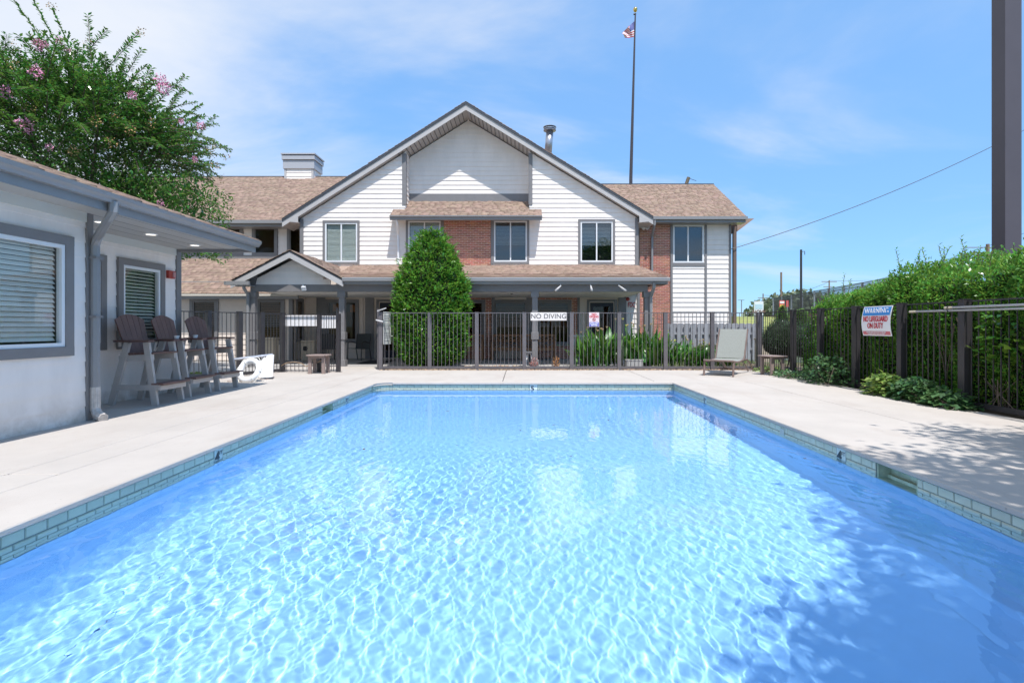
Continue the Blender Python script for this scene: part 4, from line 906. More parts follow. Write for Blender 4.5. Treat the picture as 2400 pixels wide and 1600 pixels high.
# ================================================================== FURNITURE
slat = mat('brown poly lumber', (.16, .085, .07), .5, objv=.18, var=.12, scale=9)
legm = mat('grey poly lumber', (.47, .43, .40), .5, var=.08, scale=6)
def bar_chair():
    t = thing('bar_chair', 'x', 'chair', (0, 0, 0)); w = .29
    # local: +x is the front (towards the pool), y across
    for s_ in (-1, 1):
        MB().beam((.34, s_*w, .0), (.19, s_*(w-.02), .95), .09, .045, up=(0, 1, 0)).build('leg', legm, t, local=True)
        MB().beam((-.34, s_*w, .0), (-.10, s_*(w-.02), .95), .09, .045, up=(0, 1, 0)).build('leg', legm, t, local=True)
        MB().beam((-.25, s_*(w-.05), .70), (.27, s_*(w-.05), .73), .035, .09).build('seat_rail', legm, t, local=True)
        MB().beam((-.32, s_*(w+.0), .27), (.40, s_*(w+.0), .27), .03, .08).build('side_stretcher', legm, t, local=True)
        k = MB(); k.prism([(-.27, s_*(w+.05), .955), (.27, s_*(w+.05), .955), (.31, s_*w, .955), (.27, s_*(w-.07), .955), (-.27, s_*(w-.04), .955)], (0, 0, .03)); k.build('armrest', slat, t, local=True)
    for i in range(5): x = -.17+i*.105; MB().box(x-.046, -w+.02, .765+i*.002, x+.046, w-.02, .79+i*.002).build('seat_slat', slat, t, local=True, bevel=.004)
    for i in range(2): x = .33+i*.10; MB().box(x-.045, -w-.02, .31, x+.045, w+.02, .335).build('footrest_slat', slat, t, local=True, bevel=.004)
    MB().beam((.40, -w, .26), (.40, w, .26), .03, .07).build('foot_rail', legm, t, local=True)
    MB().beam((-.21, -w, .93), (-.21, w, .93), .04, .09).build('back_rail', legm, t, local=True)
    n = 5
    for i in range(n):
        y0 = (i-2)*.108; f = abs(i-2)/2; bt = 1.37-.055*f*f; yb0, yt0 = y0*.86, y0*1.08
        zb_0 = .72; xb, xt = -.13, -.32; xt_ = xb+(xt-xb)*(bt-zb_0)/(1.37-zb_0)
        def e(yy, ss): return bt-(.03 if ss*(i-2) > 0 else 0)-(.0)
        k = MB(); wv0, wv1 = .046, .054
        tp = lambda yy: 1.375-1.05*yy*yy
        pts = [(xb, yb0-wv0, zb_0), (xb, yb0+wv0, zb_0)]+[(xb+(xt-xb)*(tp(yt0+q)-zb_0)/(1.37-zb_0), yt0+q, tp(yt0+q)) for q in (wv1, 0, -wv1)]
        k.prism(pts, (.02, 0, .008)); k.build('back_slat', slat, t, local=True)
    return t
bc = bar_chair(); gbc = 'tall adirondack bar chairs by the pool house'
c2 = copy_tree(bc); c3 = copy_tree(bc)
for o, (x, y, rz), lb in ((bc, (-5.84, 8.14, -.02), 'nearest tall brown and grey bar chair, beside the downspout'), (c2, (-5.93, 9.03, .02), 'middle tall brown and grey bar chair with white cups on its arms'), (c3, (-5.93, 9.92, -.03), 'farthest tall brown and grey bar chair, nearest the life ring')):
    o.location = (x, y, 0); o.rotation_euler = (0, 0, rz); tag(o, lb, 'chair', gbc)
for i, (dx, dy) in enumerate(((.15, -.29), (.1, .29))):
    tag(MB().lathe((-5.93+dx, 9.03+dy, .985), [(.03, 0), (.04, .045), (.043, .05), (.035, .052)], 10).build('cup', whi, None), ('small white lid on the near arm of the middle bar chair', 'small white lid on the far arm of the middle bar chair')[i], 'cup')
woodm = mat('mauve poly lumber', (.30, .225, .20), .55, objv=.08, var=.1, scale=8)
def side_table():
    t = thing('side_table', 'x', 'table')
    for i in range(5): y = (i-2)*.105; hw = .27 if abs(i-2) < 2 else .22; MB().box(-hw, y-.049, .45, hw, y+.049, .475).build('table_slat', woodm, t, local=True, bevel=.006)
    for sx_ in (-1, 1):
        for sy_ in (-1, 1): MB().box(sx_*.17-.04, sy_*.15-.025, 0, sx_*.17+.04, sy_*.15+.025, .45).build('leg', woodm, t, local=True)
    MB().box(-.2, -.19, .39, .2, -.17, .45).box(-.2, .17, .39, .2, .19, .45).build('apron', woodm, t, local=True); return t
ta = side_table(); tb2 = copy_tree(ta)
ta.location = (PX(746, 13.2), 13.25, 0); tag(ta, 'small slatted side table in front of the pool gate', 'table', 'slatted side tables'); tb2.location = (PX(1808, 12.9), 12.85, 0); tb2.rotation_euler = (0, 0, .35); tag(tb2, 'small slatted side table next to the sling lounger', 'table', 'slatted side tables')

# sling lounger
lg = thing('sun_lounger', 'brown framed sling lounger with its grey mesh back raised', 'lounger', (0, 0, 0))
brf = mat('brown lounger frame', (.20, .14, .12), .4, var=.1, scale=8)
def sling():
    m = mat('grey woven sling', (.30, .31, .28), .75, var=.22, scale=30, stretch=(3, 3, .6), bump=.4, bscale=200); return m
slg = sling(); HW = .34
def cr(y0, z0, y1, z1, n=6, b=0): return [(y0+(y1-y0)*i/n, z0+(z1-z0)*i/n+b*math.sin(math.pi*i/n)) for i in range(n+1)]
rail = [(0, .37), (.05, .36), (.25, .335), (.5, .325), (.75, .345), (1.0, .36), (1.25, .345), (1.5, .27), (1.75, .14), (1.95, .02)]
for s_ in (-1, 1):
    MB().tube([(s_*HW, y, z) for y, z in rail], .024, 8).build('side_rail', brf, lg, local=True, smooth=True)
    MB().tube([(s_*HW, .04, .35), (s_*HW, -.02, .0)], .026, 8).build('leg', brf, lg, local=True)
    MB().tube([(s_*(HW-.05), .75, .33), (s_*(HW-.05), 1.1, .28), (s_*(HW-.05), 1.4, .16), (s_*(HW-.05), 1.6, .03)], .018, 6).build('inner_arch', brf, lg, local=True)
    MB().beam((s_*(HW+.012), .965, .37), (s_*(HW+.012), 1.325, 1.12), .03, .03, up=(1, 0, 0)).build('back_frame', brf, lg, local=True)
MB().tube([(-HW, .0, .37), (HW, .0, .37)], .024, 8).tube([(-HW, 1.9, .05), (HW, 1.9, .05)], .02, 6).tube([(-HW, 1.33, 1.10), (HW, 1.33, 1.10)], .016, 6).tube([(-HW, 1.25, .10), (HW, 1.25, .10)], .015, 6).build('cross_bar', brf, lg, local=True)
k = MB(); ny_ = 8
for i in range(ny_):
    y0, y1 = .03+.9*i/ny_, .03+.9*(i+1)/ny_; f = lambda y: .372-.03*math.sin(math.pi*min(1, y/.95)); k.prism([(-HW+.02, y0, f(y0)), (HW-.02, y0, f(y0)), (HW-.02, y1, f(y1)), (-HW+.02, y1, f(y1))], (0, 0, .006))
k.build('seat_sling', slg, lg, local=True); MB().prism([(-HW+.01, .965, .385), (HW-.01, .965, .385), (HW-.01, 1.32, 1.12), (-HW+.01, 1.32, 1.12)], (0, -.008, .004)).build('back_sling', slg, lg, local=True)
lg.location = ((PX(1648.8, 12.7)+PX(1717, 12.28))/2+.02, 12.5, 0); lg.rotation_euler = (0, 0, -math.atan2(.60, .80))
ms = MB()
for s_ in (-1, 1):
    for i in range(9):
        y = 1.0+i*.1; ms.tube([(s_*.2, y, .04+.02*(i % 2)), (s_*.33, y+.03, .05)], .01, 4)

# teak benches, sling chairs, bar table, bin inside the porch
teak = mat('teak', (.33, .16, .075), .6, objv=.1, var=.15, scale=8)
def bench(w):
    t = thing('teak_bench', 'x', 'bench'); hw = w/2
    for s_ in (-1, 1):
        MB().box(s_*hw-.03, -.03, 0, s_*hw+.03, .03, .64).build('leg', teak, t, local=True); MB().box(s_*hw-.03, .48, 0, s_*hw+.03, .54, .90).build('leg', teak, t, local=True)
        MB().box(s_*hw-.035, -.06, .64, s_*hw+.035, .5, .67).build('armrest', teak, t, local=True)
    for i in range(5): MB().box(-hw+.03, i*.1+.0, .42, hw-.03, i*.1+.085, .445).build('seat_slat', teak, t, local=True)
    MB().box(-hw, -.02, .34, hw, .01, .42).build('apron', teak, t, local=True); MB().box(-hw+.03, .49, .84, hw-.03, .53, .91).build('top_rail', teak, t, local=True); MB().box(-hw+.03, .49, .66, hw-.03, .53, .70).build('mid_rail', teak, t, local=True); MB().box(-hw+.03, .49, .47, hw-.03, .53, .51).build('low_rail', teak, t, local=True)
    n = max(3, round(w/.25)); dx = (w-.06)/n
    for i in range(n):
        x = -hw+.03+dx*i
        for a, b in ((.51, .66), (.70, .84)):
            MB().beam((x, .51, a), (x+dx, .51, b), .028, .02, up=(0, 1, 0)).build('lattice_bar', teak, t, local=True); MB().beam((x, .515, b), (x+dx, .515, a), .028, .02, up=(0, 1, 0)).build('lattice_bar', teak, t, local=True)
    return t
b1 = bench(1.05); b2 = copy_tree(b1); b3 = copy_tree(b1); gbn = 'teak lattice benches on the porch'
for o, X_, lb in ((b1, 1188, 'middle teak bench with lattice back below the plain porch window'), (b2, 1095, 'left teak bench partly hidden by the clipped holly'), (b3, 1266, 'right teak bench beside the porch column')):
    o.location = (PX(X_, 18.3), 18.3, 0); tag(o, lb, 'bench', gbn)
slg2 = mat('charcoal sling', (.055, .06, .058), .8); dkf = mat('dark bronze frame', (.04, .028, .025), .4)
def armchair():
    t = thing('porch_armchair', 'x', 'chair'); w = .29
    for s_ in (-1, 1):
        MB().tube([(s_*w, -.25, 0), (s_*w, -.22, .62), (s_*w, -.05, .66), (s_*w, .2, .60)], .018, 6).build('arm_and_leg', dkf, t, local=True); MB().tube([(s_*w, .32, 0), (s_*w, .22, .42), (s_*w, .30, .92)], .016, 6).build('back_post', dkf, t, local=True)
    MB().prism([(-w, -.25, .42), (w, -.25, .42), (w, .22, .38), (-w, .22, .38)], (0, 0, .012)).build('seat_sling', slg2, t, local=True); MB().prism([(-w, .22, .40), (w, .22, .40), (w, .31, .93), (-w, .31, .93)], (0, .012, 0)).build('back_sling', slg2, t, local=True); return t
c1_ = armchair(); c2_ = copy_tree(c1_); c1_.location = (PX(843, 18.6), 18.5, 0); c1_.rotation_euler = (0, 0, -.35); tag(c1_, 'charcoal sling armchair on the porch beside the door mat', 'chair', 'charcoal sling armchairs')
c2_.location = (PX(767, 18.2), 18.2, 0); c2_.rotation_euler = (0, 0, .5); tag(c2_, 'charcoal sling armchair behind the narrow gate leaf', 'chair', 'charcoal sling armchairs')
tag(MB().box(PX(843, 17), 16.6, .003, PX(905, 17), 18.2, .015).build('door_mat', mat('black mat', (.02, .02, .022), .95), None), 'black door mat lying on the porch before the left door', 'mat')
binm = mat('beige bin', (.45, .37, .27), .6, var=.08)
def bin_(x, y, w, h, lb, hole=False):
    t = thing('litter_bin', lb, 'bin', (x, y, 0)); MB().box(x-w/2, y, .02, x+w/2, y+w, h-.06).build('body', binm, t, bevel=.02); MB().box(x-w/2-.015, y-.015, h-.06, x+w/2+.015, y+w+.015, h).build('lid', binm, t, bevel=.015)
    if hole:
        k = MB(); c = Vector((x-.08, y-.004, h-.27)); k.prism([c+Vector((.085*math.cos(q), 0, .085*math.sin(q))) for q in [i*math.pi/8 for i in range(16)]], (0, .03, 0)); k.build('opening', dark, t)
    return t
bin_(PX(721, 17.5), 17.5, .44, .72, 'beige square bin with a round dark opening behind the gate', True); bin_(PX(630, 16.6), 16.6, .34, .84, 'tall plain beige bin outside the left fence'); bin_(PX(601, 16.9), 16.9, .30, .8, 'narrower plain beige bin near the left porch column')
tb_ = thing('bar_table', 'pale square topped bar table with splayed legs by the lilies', 'table', (PX(1359, 16.4), 16.5, 0)); lgm = mat('pale grey table', (.50, .49, .47), .5)
bxx = PX(1359, 16.4); MB().box(bxx-.32, 16.2, .88, bxx+.32, 16.8, .92).build('table_top', lgm, tb_)
for sx_ in (-1, 1):
    for sy_ in (-1, 1): MB().beam((bxx+sx_*.17, 16.5+sy_*.16, .88), (bxx+sx_*.3, 16.5+sy_*.26, 0), .05, .05).build('leg', lgm, tb_)
MB().tube([(bxx+.45, 16.3, .0), (bxx+.42, 16.3, .95), (bxx+.42, 16.75, .95), (bxx+.45, 16.75, 0)], .014, 6).tube([(bxx+.42, 16.3, .6), (bxx+.42, 16.75, .6)], .012, 6)
st_ = thing('metal_stool', 'thin dark metal bar stool beside the pale bar table', 'stool', (bxx+.55, 16.5, 0)); 
MB().box(bxx+.38, 16.35, .62, bxx+.72, 16.7, .65).build('seat', dkf, st_)
for sx_ in (0, 1):
    for sy_ in (0, 1): MB().tube([(bxx+.40+sx_*.3, 16.37+sy_*.3, .98 if sy_ else .62), (bxx+.38+sx_*.34, 16.35+sy_*.34, 0)], .013, 6).build('leg', dkf, st_)
MB().tube([(bxx+.4, 16.68, .98), (bxx+.7, 16.68, .98)], .013, 6).tube([(bxx+.4, 16.68, .82), (bxx+.7, 16.68, .82)], .013, 6).build('back_rail', dkf, st_)
af = thing('step_frame', 'small white A frame stand with a grey top behind the fence', 'stand', (PX(1240, 15), 15, 0)); ax_ = PX(1240, 15)
for s_ in (-1, 1): MB().beam((ax_+s_*.09, 15+.1*s_, 0), (ax_+s_*.05, 15, .4), .03, .03).build('leg', signw, af)
MB().box(ax_-.08, 14.93, .4, ax_+.08, 15.07, .47).build('top', trimg, af)
plb = thing('planter_box', 'ribbed pale grey planter box among the lily leaves', 'planter', (PX(1487, 14.8), 14.8, 0)); q0, q1 = PX(1467, 14.75), PX(1507, 14.75)
MB().box(q0, 14.75, 0, q1, 14.95, .235).build('body', lgm, plb)
for i in range(9): x = q0+(q1-q0)*(i+.5)/9; MB().box(x-.012, 14.735, 0, x+.012, 14.752, .22).build('rib', lgm, plb)
MB().box(q0-.015, 14.73, .235, q1+.015, 14.97, .255).build('rim', lgm, plb)

# life ring, its hook pole and canvas
lr_ = thing('life_ring', 'white life ring with rope leaning at the foot of the left fence', 'life ring', (-6.0, 11.4, .3)); cR = Vector((PX(584.4, 11.3), 11.3, .24)); ring = []
ax1, ax2 = Vector((.93, -.30, -.12)).normalized(), Vector((.10, .52, .82)).normalized()
MB().tube([cR+ax1*.235*math.cos(t)+ax2*.235*math.sin(t) for t in [i*math.pi/14 for i in range(29)]], .062, 10, cap=False).build('ring', mat('life ring white', (.82, .82, .82), .4), lr_, smooth=True)
MB().tube([cR+(ax1*math.cos(t)+ax2*math.sin(t))*(.325+.02*math.sin(6*t)) for t in [i*math.pi/16 for i in range(33)]], .008, 5, cap=False).build('rope', mat('rope', (.7, .68, .62), .8), lr_)
for t in (.8, 2.4, 4.0, 5.5):
    d = ax1*math.cos(t)+ax2*math.sin(t); tt = -ax1*math.sin(t)+ax2*math.cos(t); nn3 = ax1.cross(ax2); MB().tube([cR+d*.235+(d*math.cos(q)+nn3*math.sin(q))*.066 for q in [i*math.pi/6 for i in range(13)]], .008, 4, cap=False).build('rope_band', MATS['rope'], lr_)
cv = thing('canvas_stand', 'white pleated canvas hanging from a tilted grey bar beside the life ring', 'canvas', (PX(628, 12), 12, 0))
MB().tube([P(540, 843, 11.6), P(639, 831, 12.1)], .03, 8).build('bar', galv, cv)
for i in range(4):
    xa, xb = 612+7.2*i, 620+7.2*i; k = MB(); k.prism([P(xa-4, 884+i*0-.0, 11.75+.04*(i % 2)), P(xb-3, 885-.6*i, 11.75), P(xb, 833-1*i*.8, 12.0), P(xa+1, 834-1*i*.8, 12.04)], (0, .02, 0)); k.build('canvas_pleat', mat('white canvas', (.8, .78, .77), .7), cv)
MB().tube([P(533, 893, 11.2), P(575, 897, 11.3), P(612, 893, 11.6), P(640, 885, 11.9)], .02, 6).build('ground_tube', brf, cv)
hs_ = MB().tube([P(x, y, d) for x, y, d in ((659, 857, 13.5), (672, 850, 13.5), (690, 848, 13.5), (706, 851, 13.5), (716, 858, 13.5), (730, 856, 13.5), (745, 848, 13.4), (762, 842, 13.4), (770, 848, 13.4), (768, 857, 13.4))], .011, 6).build('hose', mat('tan hose', (.35, .24, .15), .6), None, smooth=True); tag(hs_, 'thin tan hose looping along the ground behind the gate', 'hose')

# pool poles strapped to the right fence
alu = mat('pale aluminium pole', (.62, .61, .60), .3, metal=.4)
for (ya_, za_, yb2, zb3, lb) in ((8.72, 1.435, 3.2, 1.40, 'longer pale pool pole strapped along the right fence'), (8.0, 1.475, 3.1, 1.462, 'upper pale pool pole with a yellowed tip on the right fence')):
    t = thing('pool_pole', lb, 'pole', (6.5, ya_, za_)); x = 6.515
    MB().tube([(x, ya_-.14, za_), (x, yb2, zb3)], .017, 10).build('tube', alu, t, smooth=True); MB().tube([(x, ya_, za_), (x, ya_-.14, za_)], .019, 10).build('tip', mat('yellowed grip', (.55, .46, .33), .5), t)
tag(MB().tube([(6.515+.03*math.cos(q), 7.93, 1.455+.045*math.sin(q)) for q in [i*math.pi/8 for i in range(17)]], .006, 5, cap=False).build('strap', blackm, None), 'black strap tying the pool poles to the fence', 'strap')

# lamps, camera, bell and lettering on the building
for X_, Y_, dx, lb in ((1314, 670, -.14, 'left one of three white spot lamps on the porch beam'), (1384, 670, .02, 'middle one of three white spot lamps on the porch beam'), (1450, 670, .16, 'right one of three white spot lamps on the porch beam')):
    t = thing('spot_lamp', lb, 'light', P(X_, 668, PG-.03), group='spot lamps on the porch beam'); c = P(X_, 667, PG-.0)
    MB().tube([c, c+Vector((0, -.06, -.05))], .015, 6).build('stem', vinyl, t); MB().tube([c+Vector((0, -.06, -.04)), c+Vector((dx*.6, -.09, -.12)), c+Vector((dx*1.2, -.12, -.20))], [.02, .032, .036], 10).build('lamp_head', fasc, t, smooth=True)
t = thing('spot_lamp', 'single square flood lamp under the small porch gable', 'light', P(712, 674, PP-.1)); MB().obox(P(712, 676, PP-.14), (Vector((1, 0, 0)), Vector((0, .9, .4)), Vector((0, -.4, .9))), (.06, .04, .06)).build('lamp_head', vinyl, t); MB().tube([P(710, 668, PP-.0), P(711, 672, PP-.1)], .03, 6).build('stem', vinyl, t)
be_ = thing('fire_bell', 'round dark red fire bell above the FDC lettering', 'bell', P(1469.5, 700, M_-.1)); k = MB(); c = P(1471, 701, M_-.02)
k.tube([c, c+Vector((0, -.05, 0)), c+Vector((0, -.09, 0))], [.075, .07, .03], 16).build('gong', MATS['fire alarm red'], be_, smooth=True); MB().tube([c+Vector((0, .05, 0)), c], .05, 8).build('mount', trimg, be_)
t = text_mesh('fdc_lettering', 'FDC', .26, redi, P(1480.5, 714.5, M_-.04), math.pi/2, 0, None, bold=.002, ext=.006, sx_=.56); tag(t, 'red FDC letters on the white wall right of the porch', 'lettering')
tag(MB().lathe(P(1199, 686, 17), [(.05, 0), (.045, -.03), (.02, -.05)], 10).build('dome_camera', dark, None), 'tiny dark dome camera under the porch beam', 'camera')


# ================================================================== PLANTS
def hexa(n, spread=1.): d = RNG.normal(size=(n, 3)); return d/np.linalg.norm(d, axis=1, keepdims=True)
holm = leaf_mat('holly leaf', (.115, .265, .035), .22, .5, .035, .3)
hedm = leaf_mat('hedge leaf', (.13, .275, .042), .26, .5, .04, .35)
shrm = leaf_mat('shrub leaf', (.032, .075, .022), .45, .35, .03, .15)
crm = leaf_mat('crape myrtle leaf', (.072, .175, .030), .22, .5, .04, .28)
bark = mat('bark', (.13, .095, .07), .9, var=.3, scale=10)
corem = mat('shade dark foliage core', (.018, .032, .010), .95, var=.5, scale=12)  # solid filler cores, shade deep in the foliage put into this colour

# clipped conical holly in front of the porch
hy, hX = 15.0, 1011; hs1 = hy/F
prof = [(547, 3), (556, 20), (575, 40), (600, 59), (625, 72), (650, 81), (680, 88), (720, 92), (770, 91), (810, 87), (835, 80), (852, 62), (858, 40)]
pz = np.array([H+(VY-a)*hs1 for a, b in prof][::-1]); pr_ = np.array([b*hs1*.93 for a, b in prof][::-1])
def conical(name, label, cx_, cy_, pz, pr_, n, size, m, sq=.55, cat='bush', group=None, sprig=0):
    t = thing(name, label, cat, (cx_, cy_, 0), group=group)
    w = pr_+.05; cum = np.concatenate([[0], np.cumsum(np.diff(pz)*(w[1:]+w[:-1])/2)]); z = np.interp(RNG.random(n)*cum[-1], cum, pz)
    th = RNG.random(n)*2*np.pi; lump = 1+.05*np.sin(th*5+z*4)+.04*np.sin(th*9-z*7)+.03*np.sin(z*11+th*3)
    r = np.interp(z, pz, pr_)*lump*(1-.22*RNG.random(n)**1.6)+RNG.normal(size=n)*.02
    out = np.stack([np.cos(th), np.sin(th)*sq*1.6, .45+0*th], 1); C = np.stack([cx_+r*np.cos(th), cy_+r*np.sin(th)*sq, z], 1)
    DD = out+hexa(n)*.9
    for q in range(sprig):
        zq = RNG.uniform(pz[0]+.2, pz[-1]-.02); tq = RNG.random()*6.283; rq = np.interp(zq, pz, pr_)*.95; o_ = np.array([np.cos(tq), np.sin(tq), .9]); p_ = np.array([cx_+rq*np.cos(tq), cy_+rq*np.sin(tq)*sq, zq]); nq = 9
        C = np.concatenate([C, p_+o_*np.linspace(0, RNG.uniform(.08, .2), nq)[:, None]]); DD = np.concatenate([DD, o_*.7+hexa(nq)*.7])
    V, Fq = leaves(C, DD, size, .42, up=(0, 0, 1), jit=.5); mesh_np('foliage', V, Fq, m, t)
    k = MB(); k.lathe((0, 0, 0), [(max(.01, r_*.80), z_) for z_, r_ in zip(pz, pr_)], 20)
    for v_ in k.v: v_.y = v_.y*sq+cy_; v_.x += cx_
    k.build('dark_core', corem, t); MB().tube([(cx_, cy_, -.02), (cx_, cy_, pz[0]+.3)], .05, 7).build('trunk', bark, t); return t
conical('clipped_holly', 'tall clipped cone shaped green holly behind the fence', PX(hX, hy), hy+.02, pz, pr_, 15000, .112, holm, .50, sprig=420)

def blob(name, label, c, rad, n, size, m, cat='shrub', group=None, flat=1.):
    t = thing(name, label, cat, (c[0], c[1], 0), group=group); d = hexa(n); d[:, 2] = np.abs(d[:, 2])*.9-.25*RNG.random(n)
    lump = 1+.07*np.sin(d[:, 0]*7+d[:, 2]*5)+.06*np.sin(d[:, 1]*9+2)
    C = np.array(c)+d*np.array(rad)*(lump*(1-.25*RNG.random(n)**1.5))[:, None]; V, Fq = leaves(C, d+hexa(n)*.9, size, .45, up=(0, 0, 1), jit=.5); mesh_np('foliage', V, Fq, m, t)
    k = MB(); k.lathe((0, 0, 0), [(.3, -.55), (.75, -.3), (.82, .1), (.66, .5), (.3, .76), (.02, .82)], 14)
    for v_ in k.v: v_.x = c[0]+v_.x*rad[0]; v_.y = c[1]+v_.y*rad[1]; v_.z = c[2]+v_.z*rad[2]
    k.build('dark_core', corem, t)
    k = MB()
    for i in range(5): a = i*1.3; k.tube([(c[0]+.06*math.cos(a), c[1]+.06*math.sin(a), -.05), (c[0]+rad[0]*.4*math.cos(a), c[1]+rad[1]*.4*math.sin(a), c[2])], .014, 5)
    k.build('stems', bark, t)['kind'] = 'stuff'; return t
# hedge behind the right fence
hd = thing('tall_hedge', 'tall loose green hedge overtopping the right fence', 'hedge', (8, 8.5, 0))
def hedge_top(y): return 2.27-.055*np.maximum(0, y-9.5)**1.6+.10*np.sin(y*2.1)+.07*np.sin(y*5.3+1)+(8.2-y)*.03
n = 78000; y = RNG.uniform(3.2, 12.6, n); top = hedge_top(y)
s_ = RNG.random(n); face = s_ < .62
zf = RNG.random(n)**.9*(top-.28); xf = 6.80+.10*np.sin(y*3+zf*2)+.07*np.sin(y*7.1-zf*4)+.22*RNG.random(n)**2+np.clip(zf-(top-.9), 0, 1)**2*.5
xt = RNG.uniform(7.0, 9.3, n); zt2 = top-.22+.28*np.sin(np.clip((xt-7.0)/2.3, 0, 1)*math.pi*.6)+.06*np.sin(xt*5+y*3)+RNG.normal(size=n)*.05
C = np.stack([np.where(face, xf, xt), y, np.where(face, zf+.03, zt2)], 1); endm = y > 12.0
D = np.where(face[:, None], np.array([[-1, -.35, .5]]), np.array([[-.3, -.2, 1.]]))+hexa(n)*.95
V, Fq = leaves(C, D, .068, .46, up=(0, 0, 1), jit=.5)
# loose shoots standing above the top
SC, SD = [], []; stems = MB()
for i in range(65):
    yy = RNG.uniform(4, 12.4); xx = RNG.uniform(7.0, 8.2); z0_ = float(hedge_top(yy))-.15; hh = RNG.uniform(.12, .5)*(1.2 if RNG.random() < .2 else .8); lx, ly_ = RNG.normal()*.08, RNG.normal()*.08
    stems.tube([(xx, yy, z0_), (xx+lx, yy+ly_, z0_+hh+.1)], .005, 3, cap=False)
    for k_ in range(int(hh*45)+4):
        t_ = (k_+1)/(int(hh*45)+4); a = k_*2.4; SC.append((xx+lx*t_, yy+ly_*t_, z0_+(hh+.12)*t_)); SD.append((math.cos(a), math.sin(a), .7))
V2, F2 = leaves(np.array(SC), np.array(SD), .06, .46, up=(0, 0, 1), jit=.2)
mesh_np('foliage', np.concatenate([V, V2]), np.concatenate([Fq, F2+len(V)]), hedm, hd)
o = stems.build('shoot_stems', bark, hd); o['kind'] = 'stuff'
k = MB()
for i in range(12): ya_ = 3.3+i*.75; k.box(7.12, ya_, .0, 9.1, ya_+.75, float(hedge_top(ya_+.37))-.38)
k.build('dark_core', corem, hd); tw_ = MB()
for i in range(60):
    yy = RNG.uniform(4, 12); zz_ = RNG.uniform(.1, .5); tw_.tube([(7.0, yy, -.05), (6.85+.15*RNG.random(), yy+RNG.normal()*.15, zz_+.3), (6.8, yy+RNG.normal()*.4, zz_+1.1)], .010, 4)
o = tw_.build('twigs', bark, hd); o['kind'] = 'stuff'
blob('round_shrub', 'dark rounded shrub just behind the right fence nearest the lounger', (7.55, 14.9, .72), (.72, .62, .78), 9000, .045, shrm)
blob('round_shrub', 'larger dark shrub between the rounded shrub and the tall hedge', (7.75, 13.5, .66), (.62, .6, .80), 9000, .045, shrm)
blob('low_shrub', 'low yellow green shrub behind the lilies beside the wooden fence', (PX(1665, 17), 16.8, .32), (.95, .3, .34), 3500, .05, leaf_mat('yellow shrub leaf', (.20, .24, .04), .5, .3, .04))
lgrn = leaf_mat('bright conifer', (.12, .24, .035), .5, .3, .03)
for X_, d_, lb in ((1834, 23, 'small bright green cone shaped conifer left of the brown board fence'), (1878, 21, 'second small bright green conifer under the dark lamp pole')):
    zz_ = np.array([0, .3, .8, 1.3, 1.75, PZ(716 if X_ < 1850 else 724, d_)]); conical('dwarf_conifer', lb, PX(X_, d_), d_, zz_, np.array([.22, .34, .36, .3, .2, .03])*1.1, 2600, .07, lgrn, 1.)

# lilies
def strap_leaf(V, Fq, base, az, length, width, lean, droop):
    n = 6; d = np.array([math.cos(az), math.sin(az), 0]); sd = np.array([-d[1], d[0], 0]); p = np.array(base, float); ang = math.pi/2-lean; k = len(V)
    for i in range(n+1):
        t = i/n; w = width*(.35+.65*math.sin(math.pi*min(1, t*.85+.12)))*(1 if i < n else .08); V.append(p+sd*w/2+np.array([0, 0, .012])); V.append(p-sd*w/2)
        p = p+(d*math.cos(ang)+np.array([0, 0, math.sin(ang)]))*length/n; ang -= droop/n
    for i in range(n): Fq.append((k+2*i, k+2*i+1, k+2*i+3, k+2*i+2))
lilm = leaf_mat('lily leaf', (.085, .21, .032), .28, .35, .03, .3); dryf = mat('dried flower head', (.50, .36, .20), .8, objv=.2); yel = mat('yellow bloom', (.62, .62, .08), .6)
spots = [(1385, 14.9, 1.05), (1402, 15.4, 1.12), (1422, 14.95, 1.12), (1440, 15.4, 1.15), (1462, 15.0, 1.1), (1480, 15.5, 1.18), (1503, 15.05, 1.12), (1520, 15.5, 1.15), (1542, 15.05, 1.05), (1560, 15.5, 1.0), (1580, 15.0, .8), (1600, 15.3, .8), (1620, 15.0, .68), (1642, 15.3, .68), (1664, 15.05, .62), (1690, 15.2, .6), (1370, 15.6, 1.0), (1712, 15.1, .5)]
